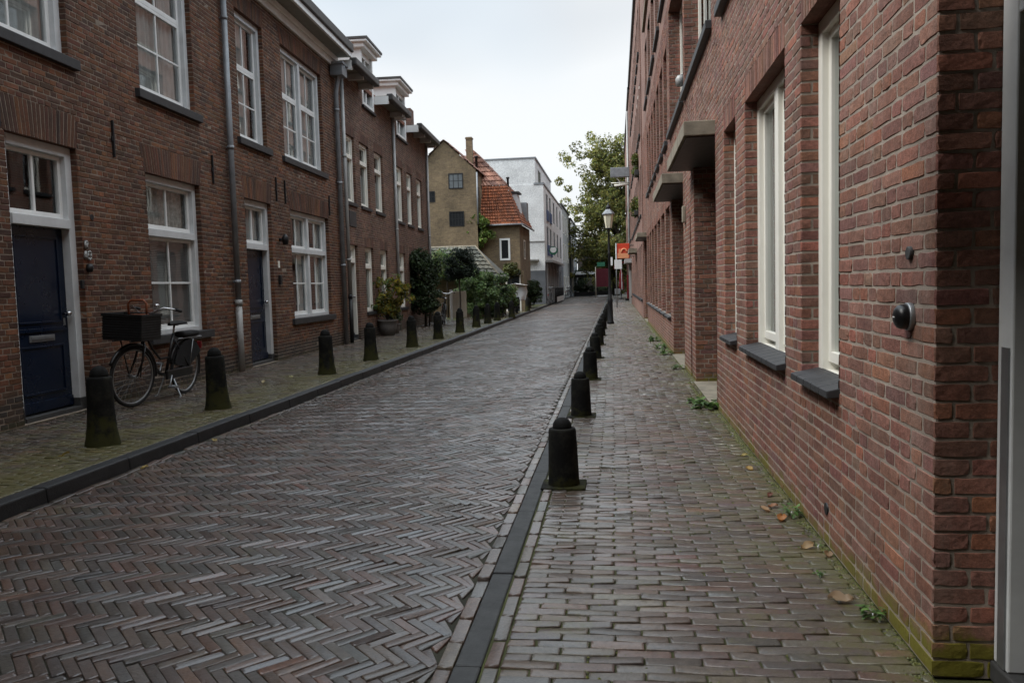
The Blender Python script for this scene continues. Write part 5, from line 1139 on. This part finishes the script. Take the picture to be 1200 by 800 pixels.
def pantiles(mb, a, b, c, d, rows, cols, tints, mat=0):
    """a,b = eave left/right, c,d = top right/left"""
    a, b, c, d = map(np.array, (a, b, c, d)); nrm = np.cross(b-a, d-a); nrm = nrm/np.linalg.norm(nrm); sub = 4
    for r in range(rows):
        t0, t1 = r/rows, (r+1)/rows; vs = []
        for (t, lift) in ((t0, .045), (t1, .0)):
            p, q = a+(d-a)*t, b+(c-b)*t
            for i in range(cols*sub+1):
                s = i/(cols*sub); vs.append(p+(q-p)*s+nrm*(lift+.022*math.sin(2*math.pi*i/sub)))
        n = cols*sub+1
        for k in range(cols):
            tt = np.asarray(tints[rng.integers(len(tints))])*rng.uniform(.75, 1.25)
            off = mb.n
            seg = [vs[k*sub+i] for i in range(sub+1)]+[vs[n+k*sub+i] for i in range(sub+1)]
            mb.add(seg, [(i, i+1, sub+2+i, sub+1+i) for i in range(sub)], mat, tuple(tt))
            lip = [vs[k*sub+i] for i in range(sub+1)]+[np.asarray(vs[k*sub+i])-nrm*.045 for i in range(sub+1)]
            mb.add(lip, [(i, sub+1+i, sub+2+i, i+1) for i in range(sub)], mat, tuple(tt*.8))
TO = [(.33, .105, .045), (.27, .09, .04), (.37, .13, .06), (.22, .08, .042)]; TP = [(.29, .145, .105), (.25, .12, .085), (.33, .175, .125), (.21, .11, .085)]
BH = thing('brick_house', 'ochre brown brick house with a stepped orange pantile roof and a side gable', 'house', (-7, 43.5, 0))
m = MB(); gy = 41.4
m.add([(-10.5, gy, 0), (-7.15, gy, 0), (-7.15, gy, 7.42), (-8.82, gy, 9.0), (-10.5, gy, 7.42)], [(0,1,2,3,4)])
m.add([(-7.15, gy, 0), (-7.15, 42, 0), (-7.15, 42, 7.42), (-7.15, gy, 7.42)], [(0,1,2,3)])
m.box((-10.5, 42, 0), (-7.1, 48, 6.6)); m.box((-7.1, 42.002, 0), (-5.02, 47, 4.6))
m.add([(-7.15, gy+.02, 4.2), (-7.15, 47, 4.2), (-7.15, 47, 7.42), (-7.15, gy+.02, 7.42)], [(0,1,2,3)])
m.build('wall', 'brick_yellow', BH)
m = MB()
pantiles(m, (-7.12, 41.85, 4.58), (-4.90, 41.85, 4.58), (-5.80, 43.0, 6.77), (-7.12, 43.0, 6.77), 13, 15, TO)
pantiles(m, (-4.90, 41.85, 4.58), (-4.85, 47.2, 4.58), (-5.80, 47.2, 6.77), (-5.80, 43.0, 6.77), 13, 28, TO)
pantiles(m, (-7.20, 43.0, 6.77), (-5.80, 43.0, 6.77), (-7.90, 44.6, 9.05), (-8.3, 44.6, 9.05), 8, 7, TP)
pantiles(m, (-5.80, 43.0, 6.77), (-5.80, 47.2, 6.77), (-7.90, 47.2, 9.05), (-7.90, 44.6, 9.05), 8, 16, TP)
pantiles(m, (-7.02, gy-.12, 7.36), (-7.02, 46, 7.36), (-8.82, 46, 9.06), (-8.82, gy-.12, 9.06), 7, 16, TP)
pantiles(m, (-10.65, 46, 7.30), (-10.65, gy-.12, 7.30), (-8.82, gy-.12, 9.06), (-8.82, 46, 9.06), 7, 16, TP)
pantiles(m, (-16, 44.5, 6.6), (-8.5, 44.5, 6.6), (-8.5, 46.3, 9.0), (-16, 46.3, 9.0), 9, 26, TP)
rf = m.build('roof', 'tile', BH)
m = MB(); m.box((-8.05, 43.6, 7.6), (-7.72, 43.95, 9.55)); m.box((-8.08, 43.57, 9.45), (-7.69, 43.98, 9.52)); m.build('chimney', 'brick_yellow', rf)
m = MB(); m.lathe([(.07, 7.6), (.07, 8.25), (.11, 8.27), (.11, 8.33), (0, 8.36)], (-7.32, 42.6, 0), 10); m.lathe([(.06, 6.6), (.06, 7.15), (.10, 7.17), (.10, 7.24), (0, 7.26)], (-5.75, 43.4, 0), 10); m.build('flue', 'iron', rf)
m = MB(); m.tube([(-7.10, 41.33, 4.6), (-7.10, 41.33, 7.3)], .045, 10); m.tube([(-7.15, 41.78, 4.56), (-4.86, 41.78, 4.56)], .05, 10); m.tube([(-4.82, 41.8, 4.56), (-4.78, 47.2, 4.56)], .05, 10); m.build('gutter', 'zinc', BH)
m = MB(); m.hexa([(-5.75, 43.6, 5.15), (-5.12, 43.6, 5.15), (-5.12, 44.7, 5.15), (-5.75, 44.7, 5.15), (-5.95, 43.6, 6.40), (-5.30, 43.6, 6.34), (-5.30, 44.7, 6.34), (-5.95, 44.7, 6.40)]); dm = m.build('dormer', 'greywhite', rf, bevel=.01)
m = MB(); m.box((-5.95, 43.5, 6.40), (-5.18, 44.8, 6.48)); m.build('dormer_top', 'gutter', dm)
m = MB(); m.box((-5.55, 45.4, 4.95), (-4.98, 46.3, 6.05)); m.build('roof_hatch', 'zinc', rf)
rect_win(BH, 'x', -8.63, -7.85, 6.50, 7.30, gy, 'iron', .05, 3, 2, pane='pane_sky'); rect_win(BH, 'x', -8.65, -7.85, 4.54, 5.32, gy, 'iron', .05, 5, 2, pane='pane_dark'); rect_win(BH, 'x', -9.80, -9.38, 5.85, 6.42, gy, 'iron', .04, 2, 2, pane='pane_dark')
rect_win(BH, 'x', -6.10, -5.54, 2.70, 3.86, 42.0, 'white', .10, 1, 1, pane='pane_dark'); rect_win(BH, 'y', 43.8, 44.5, 2.8, 3.85, -5.02, 'cream', .07, 1, 2, pane='pane_dark')
# slate outbuilding, garden wall door, cream gate
SH = thing('outbuilding', 'low outbuilding with a grey slate roof and pale verge, in front of the ochre house', 'outbuilding', (-6.6, 34.8, 0))
m = MB(); m.box((-9, 34.2, 0), (-5.15, 37.0, 1.95)); m.build('wall', 'brick_yellow', SH)
m = MB(); m.hexa([(-9, 33.9, 1.95), (-4.95, 33.9, 1.72), (-4.95, 37.2, 1.72), (-9, 37.2, 1.95), (-9, 35.2, 3.12), (-6.22, 35.2, 3.12), (-6.22, 35.6, 3.12), (-9, 35.6, 3.12)]); rf = m.build('roof', 'slate', SH); m = MB(); TSL = [(.10,.105,.085), (.125,.125,.10), (.08,.085,.07), (.14,.135,.105)]; pantiles(m, (-9, 33.86, 1.98), (-4.98, 33.86, 1.74), (-6.24, 35.16, 3.15), (-9, 35.16, 3.15), 8, 15, TSL); m.build('roof_tiles', 'tile', rf)
m = MB(); m.tube([(-9, 35.2, 3.15), (-6.22, 35.2, 3.15), (-4.93, 33.88, 1.75)], .05, 8); m.build('verge', 'concrete', rf)
GW = thing('garden_wall', 'garden wall with a pale framed dark door beside the white draped scooter', 'wall', (-5.2, 40.2, 0)); m = MB()
m.box((-7.1, 40.0, 0), (-5.55, 40.25, 2.1)); m.box((-4.78, 40.0, 0), (-4.6, 40.25, 2.1)); m.box((-5.55, 40.0, 1.95), (-4.78, 40.25, 2.1)); m.build('wall', 'brick_yellow', GW)
m = MB(); m.box((-5.55, 39.97, 0), (-5.48, 40.1, 1.95)); m.box((-4.85, 39.97, 0), (-4.78, 40.1, 1.95)); m.box((-5.48, 39.97, 1.88), (-4.85, 40.1, 1.95)); m.build('door_frame', 'cream', GW); m = MB(); m.box((-5.48, 40.02, .03), (-4.85, 40.07, 1.88)); m.build('door', 'teal', GW)
GG = thing('garden_gate', 'cream boarded garden gate with a white post, below the clipped evergreen', 'gate', (-6.15, 30.6, .05)); m = MB()
for i in range(5): m.box((-.22+i*.11, -.02, .12), (-.115+i*.11, .02, 1.14))
m.box((-.22, .021, .3), (.33, .05, .4)); m.box((-.22, .021, .9), (.33, .05, 1.0)); m.build('boards', 'cream2', GG, (0,0,0), bevel=.004); m = MB(); m.box((-.32, -.05, 0), (-.23, .05, 1.2)); m.build('post', 'white', GG, (0,0,0), bevel=.006)

# white painted building
WB = thing('white_building', 'white painted corner building with blue balcony panels and a green-rimmed round sign', 'building', (-8, 58, 0))
m = MB(); YF = 53.0; X0 = -4.67
Fs = Fac((X0, 0), (0, 1)).setn((1, 0))
cols_ = [(55.0, 56.4), (57.6, 59.0), (61.0, 62.4), (64.4, 65.8), (68.0, 69.4)]
hl = [(a, b, 3.55, 5.35) for a, b in cols_]+[(a, b, 6.0, 7.6) for a, b in cols_]; gl = [(54.2, 56.0, .2, 2.5), (56.9, 58.7, .2, 2.5), (59.6, 61.4, .2, 2.5), (63.5, 65.0, .1, 2.4), (67.4, 69.2, .1, 2.4)]
m.add([(-15, YF, 2.3), (X0, YF, 2.3), (X0, YF, 8.0), (-15, YF, 8.0)], [(0,1,2,3)]); sheet(m, Fs, YF, 71.5, 2.9, 8.0, hl, mat=0); sheet(m, Fs, YF, 71.5, 0, 2.9, gl, mat=1)
m.add([(-15, YF, 0), (X0, YF, 0), (X0, YF, 2.3), (-15, YF, 2.3)], [(0,1,2,3)], 1); m.add([(-15, YF, 8), (X0, YF, 8), (X0, 71.5, 8), (-15, 71.5, 8)], [(0,1,2,3)], 0)
for h in hl+gl:
    for u in h[:2]: m.add([Fs.p(u, 0, h[2]), Fs.p(u, -.3, h[2]), Fs.p(u, -.3, h[3]), Fs.p(u, 0, h[3])], [(0,1,2,3)], 0)
m.build('wall', ['brick_white', 'grey_render'], WB)
m = MB(); m.box((-15, YF+.4, 0), (X0-.5, 71.3, 7.9)); m.build('interior', 'dark', WB)
m = MB(); m.box((-15, YF+.05, 7.9), (-5.2, 66, 9.72)); ph = m.build('penthouse', 'brick_white', WB); m = MB(); m.box((-15.05, YF, 9.72), (-5.12, 66.1, 9.80)); m.build('coping', 'zinc', ph)
rect_win(WB, 'y', 55, 57, 8.2, 9.3, -5.2, 'greywhite', .07, 2, 1, pane='pane_dark')
m = MB(); m.box((X0-.16, YF-.04, 7.98), (X0+.05, 71.5, 8.10)); m.box((-5.3, YF-.04, 7.98), (X0-.16, YF+.1, 8.10)); m.build('parapet_coping', 'zinc', WB)
m = MB(); m.box((-7.6, YF-.30, 2.96), (-5.1, YF+.002, 3.06)); m.box((-7.6, YF-.05, 4.22), (X0, YF+.004, 4.27)); m.build('ledge', 'zinc_light', WB)
rect_win(WB, 'x', -7.42, -6.5, 1.0, 2.7, YF, 'greywhite', .06, 2, 2, pane='pane_dark')
for i, h in enumerate(hl+gl):
    w = MB(); fw = .07
    for (a, b, c, d) in ((h[0], h[0]+fw, h[2], h[3]), (h[1]-fw, h[1], h[2], h[3]), ((h[0]+h[1])/2-.04, (h[0]+h[1])/2+.04, h[2], h[3]), (h[0], h[1], h[3]-fw, h[3])): Fs.box(w, a, b, -.08, -.03, c, d)
    w = w.build('window', 'zinc', WB); g = MB(); g.add([Fs.p(h[0], -.05, h[2]), Fs.p(h[1], -.05, h[2]), Fs.p(h[1], -.05, h[3]), Fs.p(h[0], -.05, h[3])], [(0,1,2,3)]); g.build('pane', 'pane_dark', w)
for (a, b) in cols_[:2]:
    for z in (3.35, 5.75): m = MB(); Fs.box(m, a-.1, b+.1, .02, .07, z, z+.75); m.build('balcony_panel', 'blue', WB, bevel=.008)
m = MB(); m.box((X0-.02, YF+.6, 2.85), (X0+.45, 66, 3.0)); m.build('shopfront_ledge', 'pale_render', WB)
m = MB()
for y in (54.05, 56.45, 59.15, 61.8): m.box((X0+.002, y-.16, 0), (X0+.10, y+.16, 2.85))
m.build('pilaster', 'pale_render', WB)
m = MB(); m.tube([(X0, 55.0, 3.68), (X0+.28, 55.0, 3.68)], .02, 8); sg = m.build('sign_bracket', 'iron', WB); m = MB(); m.tube([(X0+.42, 54.93, 3.68), (X0+.42, 55.07, 3.68)], .29, 24); m.build('round_sign', 'green', sg); m = MB(); m.tube([(X0+.42, 54.92, 3.74), (X0+.42, 55.08, 3.73)], .215, 24); m.build('sign_face', 'white', sg)
t = thing('terrace_fence', 'black railed cafe fence with a white lower board by the white building', 'fence', (-4.2, 57, .05)); m = MB()
for y in np.arange(54, 63.1, .3): m.tube([(-4.15, y, .05), (-4.15, y, 1.1)], .012, 6)
m.tube([(-4.15, 54, 1.1), (-4.15, 63, 1.1)], .022, 8); m.tube([(-4.15, 54, .15), (-4.15, 63, .15)], .018, 8); m.tube([(-4.15, 54, 1.1), (-4.6, 54, 1.1)], .02, 8); m.build('railing', 'iron', t); m = MB(); m.box((-4.12, 55.5, .12), (-4.09, 62.6, .48)); m.build('board', 'white', t)
# greyer buildings down the street and the far end
def block(name, label, x0, x1, y0, y1, top, mat, wins=(), roof='gutter', sidewin=()):
    B = thing(name, label, 'building', ((x0+x1)/2, (y0+y1)/2, 0)); m = MB(); m.box((x0, y0, 0), (x1, y1, top)); m.build('wall', mat, B)
    m = MB(); m.box((x0-.1, y0-.1, top), (x1+.1, y1+.1, top+.15)); m.build('roof_edge', roof, B)
    for a in wins: rect_win(B, *a)
    return B
block('grey_building', 'pale grey rendered building past the white corner building', -12, -4.75, 71.6, 83, 8.4, 'pale_render', [('y', y, y+1.1, z, z+1.7, -4.75, 'cream', .08, 2, 1, 1, None, .03, 'pane_dark') for y in (73, 76, 79.5) for z in (.4, 3.4, 6.0)])
block('dark_building', 'narrow dark building between the pale grey one and the tree', -12, -4.6, 83.2, 88, 8.0, 'teal', [('y', y, y+1.0, z, z+1.6, -4.6, 'cream2', .07, 2, 1, 1, None, .03, 'pane_dark') for y in (84, 86) for z in (.4, 3.4)])
block('grey_building', 'dull rendered building half hidden by the tree crown', -12, -5.0, 90, 104, 8.6, 'grey_render', [('y', y, y+1.1, z, z+1.7, -5.0, 'cream', .08, 2, 1, 1, None, .03, 'pane_dark') for y in (91.5, 95, 99) for z in (3.4, 6.0)])
FB = block('shop_building', 'dull brown building closing the street behind the tree', -5.0, 12, 106, 114, 6.6, 'dull_render', [('x', x, x+1.2, z, z+1.8, 106, 'gutter', .09, 2, 1, 1, None, .03, 'pane_dark') for x in (-4, -1.5, 1, 3.5) for z in (3.6,)])
m = MB(); m.hexa([(-2.0, 104.6, 2.7), (0.9, 104.6, 2.7), (.9, 106, 3.1), (-2.0, 106, 3.1), (-2, 104.6, 2.9), (.9, 104.6, 2.9), (.9, 106, 3.3), (-2, 106, 3.3)]); m.build('awning', 'maroon', FB)
t = thing('restaurant_terrace_screen', 'maroon cloth screen standing by the road edge at the far end of the street', 'screen', (-1.28, 77, 0)); m = MB(); m.box((-.62, -.03, 1.0), (.62, .03, 2.75)); m.build('cloth', 'maroon', t, (0,0,0)); m = MB()
for x in (-.66, .66): m.tube([(x, 0, 0), (x, 0, 2.9)], .04, 8)
m.build('post', 'cream2', t, (0,0,0)); m = MB(); m.box((-.5, -.05, 2.95), (.25, .02, 3.35)); m.build('top_board', 'green', t, (0,0,0))
t = thing('hedge_planter', 'low dark hedge in a long trough at the far end of the street', 'planter', (-1.4, 90.5, 0)); m = MB(); m.box((-1.2, -.25, 0), (1.9, .25, .45)); m.build('trough', 'iron', t, (0,0,0)); m = MB(); leaves(m, *clumps((.35, 0, .7), .9, 40, .25, (1.6, .3, .35)), 2200, .12, GD); m.build('foliage', 'leaf', t, (0,0,0))
t = thing('terrace_canopy', 'dark cloth terrace canopy on thin posts at the far end of the street', 'canopy', (-3.2, 88, 0)); O = (0,0,0)
m = MB(); m.hexa([(-1.2,-1.5,2.25), (1.2,-1.5,2.25), (1.2,1.5,2.6), (-1.2,1.5,2.6), (-1.2,-1.5,2.33), (1.2,-1.5,2.33), (1.2,1.5,2.68), (-1.2,1.5,2.68)]); m.box((-1.2, -1.52, 2.0), (1.2, -1.5, 2.25)); m.build('cloth', 'gutter', t, O)
for x in (-1.15, 1.15):
    for y in (-1.45, 1.45): m = MB(); m.tube([(x, y, 0), (x, y, 2.3)], .03, 8); m.build('post', 'iron', t, O)
t = thing('hedge_planter', 'dark hedge in a trough under the terrace canopy at the far end', 'planter', (-3.3, 86, 0)); m = MB(); m.box((-1.2, -.25, 0), (1.3, .25, .45)); m.build('trough', 'iron', t, O); m = MB(); leaves(m, *clumps((0, 0, .8), .9, 40, .28, (1.4, .3, .5)), 2400, .12, GD); m.build('foliage', 'leaf', t, O)
# right-hand far end: parasol, awning, signs
t = thing('parasol', 'closed red and pale striped parasol on the right pavement far ahead', 'parasol', (.42, 66, 0)); m = MB(); nn = 12; prof = [(.05, .75), (.24, .8), (.20, 1.4), (.14, 2.1), (.04, 2.45)]
for k in range(nn):
    a0, a1 = 2*math.pi*k/nn, 2*math.pi*(k+1)/nn
    for i in range(4):
        (r0, z0), (r1, z1) = prof[i], prof[i+1]; f0 = 1 if k % 2 else .8; m.add([(r0*f0*math.cos(a0), r0*f0*math.sin(a0), z0), (r0*(1.8-f0)*math.cos(a1), r0*(1.8-f0)*math.sin(a1), z0), (r1*math.cos(a1), r1*math.sin(a1), z1), (r1*math.cos(a0), r1*math.sin(a0), z1)], [(0,1,2,3)], 0 if k % 3 else 1)
m.build('canopy', ['red', 'cloth_white'], t, O); m = MB(); m.tube([(0, 0, 0), (0, 0, 2.55)], .025, 8); m.lathe([(.25, 0), (.25, .08), (.05, .1)], sides=16); m.build('pole', 'iron', t, O)
t = thing('menu_board', 'dark red board standing against the far right shopfront', 'board', (.86, 60, 0)); m = MB(); m.box((-.06, -.5, .15), (.06, .5, 1.9)); m.build('panel', 'red', t, (0,0,0), bevel=.01); m = MB(); m.box((-.2, -.45, 0), (.08, .45, .15)); m.build('foot', 'iron', t, (0,0,0))
t = thing('awning', 'red shop awning over the right pavement beyond the red square sign', 'awning', (.4, 69, 2.6)); m = MB(); m.hexa([(-.55,-2,.1), (.56,-2,.55), (.56,2,.55), (-.55,2,.1), (-.55,-2,.16), (.56,-2,.61), (.56,2,.61), (-.55,2,.16)]); m.box((-.56, -2.0, -.15), (-.53, 2, .1)); m.build('cloth', 'red', t, O); m = MB(); m.tube([(-.5, -1.95, .1), (.56, -1.95, .0)], .02, 6); m.tube([(-.5, 1.95, .1), (.56, 1.95, 0)], .02, 6); m.build('arm', 'iron', t, O)
t = thing('shop_sign', 'square orange-red hanging shop sign with a pale arched emblem', 'sign', (.97, 45, 3.1)); m = MB(); m.box((-.90, -.07, -.42), (-.20, .07, .42)); m.build('sign_box', 'signred', t, O, bevel=.015)
m = MB(); m.box((-.93, -.09, -.45), (-.902, .09, .45)); m.build('side_trim', 'cream', t, O); m = MB(); m.tube([(-.2, 0, .3), (.03, 0, .3)], .025, 8); m.tube([(-.2, 0, -.3), (.03, 0, -.3)], .025, 8); m.build('bracket', 'iron', t, O)
m = MB(); m.box((-.86, -.078, -.40), (-.24, -.072, -.12)); m.torus((-.50, -.076, -.02), (1,0,0), (0,0,1), .14, .045, 20, 6, a0=-.2, a1=math.pi*1.05); m.box((-.80, -.0785, -.12), (-.68, -.0725, .12)); m.build('emblem', 'signpale', t, O)
t = thing('projecting_box', 'grey metal box on a bracket high on the right-hand facade, before the tree', 'sign box', (.95, 50, 7.6)); m = MB(); m.box((-1.18, -.18, .22), (-.02, .18, .80)); m.build('box', 'zinc', t, O, bevel=.02); m = MB(); m.tube([(-1.15, 0, -.12), (.05, 0, -.12)], .035, 8); m.tube([(-.85, 0, .22), (-.55, 0, -.12)], .03, 8); m.tube([(-.2, 0, .22), (-.2, 0, -.12)], .03, 8); m.build('bracket', 'cream', t, O); m = MB(); m.tube([(-.95, 0, -.28), (-.1, 0, -.22)], .07, 10); m.build('lamp', 'cream', t, O)
t = thing('chair', 'pale cafe chair on the right pavement far ahead, before the red parasol', 'chair', (.1, 63, 0)); m = MB(); m.box((-.22, -.22, .43), (.22, .22, .46)); m.build('seat', 'pale_render', t, O)
m = MB(); m.box((-.22, .2, .5), (.22, .23, .88)); m.build('backrest', 'pale_render', t, O)
for x in (-.2, .2):
    for y in (-.2, .21): m = MB(); m.tube([(x, y, 0), (x, y, .45 if y < 0 else .88)], .014, 6); m.build('leg', 'steel', t, O)
blocker = thing('brick_building', 'added brown brick block, unseen behind the camera, shading the near street', 'building', (-2, -10, 0))  # unseen mass added to cut light on the return wall and foreground
m = MB(); m.box((-5.45, -14, 0), (.98, -5, 13.2)); m.build('wall', 'brick_left_far', blocker)
m = MB(); m.hexa([(-5.5, -14.3, 13.2), (1.0, -14.3, 13.2), (1.0, -4.8, 13.2), (-5.5, -4.8, 13.2), (-5.5, -10, 15.5), (1.0, -10, 15.5), (1.0, -9, 15.5), (-5.5, -9, 15.5)]); m.build('roof', 'slate', blocker)
for x in (-5.0, -2.9, -.8):
    for z in (.9, 4.2, 7.4):
        F = Fac((0, -5), (1, 0)).setn((0, 1)); m = MB(); F.box(m, x, x+.1, -.05, .03, z, z+2); F.box(m, x+1.2, x+1.3, -.05, .03, z, z+2); F.box(m, x+.1, x+1.2, -.05, .031, z+1.9, z+2); F.box(m, x+.1, x+1.2, -.05, .031, z, z+.1)
        w = m.build('window', 'greywhite', blocker); m = MB(); m.add([F.p(x+.05, .005, z+.05), F.p(x+1.25, .005, z+.05), F.p(x+1.25, .005, z+1.95), F.p(x+.05, .005, z+1.95)], [(0,1,2,3)]); m.build('pane', 'pane_dark', w)
# ------------------------------------------------------------------ sky, sun, camera
wd = bpy.data.worlds.new('World'); S.world = wd; wd.use_nodes = True; nt = wd.node_tree; bg = nt.nodes['Background']
SUN_EL, SUN_AZ = 50, 250          # soft sun behind cloud, high behind the camera on the left
sky = N(nt, 'ShaderNodeTexSky', sky_type='NISHITA'); sky.sun_disc = False; sky.sun_elevation = R(SUN_EL); sky.sun_rotation = R(SUN_AZ); sky.dust_density = 2.5; sky.air_density = 1.2
tc = N(nt, 'ShaderNodeTexCoord').outputs['Generated']
mp = N(nt, 'ShaderNodeMapping'); mp.inputs['Scale'].default_value = (1.0, 1.0, 2.2); mp.inputs['Location'].default_value = (.35, .1, .2); nt.links.new(tc, mp.inputs[0])
cl = noise(nt, 1.5, 3, .45, mp.outputs[0])
fac = ramp(nt, cl, [(.36, .55), (.60, .95)])
fac = mth(nt, 'MAXIMUM', fac, ramp(nt, axis(nt, tc, 2), [(.42, 0), (.62, 1)]))
cloud = mix(nt, ramp(nt, noise(nt, 1.3, 2, .4, mp.outputs[0]), [(.38, 0), (.62, 1)]), (7.0, 8.5, 9.9), (9.6, 9.9, 10.1))
c = mix(nt, fac, sky.outputs[0], cloud)
el = axis(nt, tc, 2)      # an overcast sky is brighter overhead than at the horizon
c = mix(nt, 1, c, ramp(nt, el, [(0, .74), (.36, .67), (.6, 1.5), (1, 2.0)]), 'MULTIPLY')
nt.links.new(c, bg.inputs[0]); bg.inputs[1].default_value = .085
sd = bpy.data.lights.new('sun', 'SUN'); sd.energy = 1.7; sd.angle = R(28); sd.color = (1, .96, .9); so = bpy.data.objects.new('sun', sd); C.objects.link(so)
dv = Vector((math.sin(R(SUN_AZ))*math.cos(R(SUN_EL)), math.cos(R(SUN_AZ))*math.cos(R(SUN_EL)), math.sin(R(SUN_EL)))); so.rotation_euler = dv.to_track_quat('Z', 'Y').to_euler(); so.location = (0, 0, 30)
cd = bpy.data.cameras.new('camera'); cam = bpy.data.objects.new('camera', cd); C.objects.link(cam); S.camera = cam
cd.sensor_width = 36; cd.lens = 930/1200*36; cd.clip_start = .05; cd.clip_end = 800
PIT, YAW, c_, s_ = .070376384, .132104386, .99960823, .02798903
r0 = Vector((math.cos(YAW), math.sin(YAW), 0)); f0 = Vector((-math.cos(PIT)*math.sin(YAW), math.cos(PIT)*math.cos(YAW), -math.sin(PIT))); u0 = Vector((-math.sin(PIT)*math.sin(YAW), math.sin(PIT)*math.cos(YAW), math.cos(PIT)))
xa = c_*r0-s_*u0; ya = s_*r0+c_*u0
cam.matrix_world = Matrix(((xa.x, ya.x, -f0.x, 0), (xa.y, ya.y, -f0.y, 0), (xa.z, ya.z, -f0.z, 1.36), (0, 0, 0, 1)))
v = S.view_settings; v.view_transform = 'Standard'; v.look = 'None'; v.gamma = 1; v.exposure = .80; v.use_curve_mapping = False
S.cycles.max_bounces = 8; S.cycles.diffuse_bounces = 4; S.cycles.glossy_bounces = 3; S.cycles.transparent_max_bounces = 12; S.cycles.transmission_bounces = 4
S.cycles.use_denoising = True; S.cycles.caustics_reflective = False; S.cycles.caustics_refractive = False
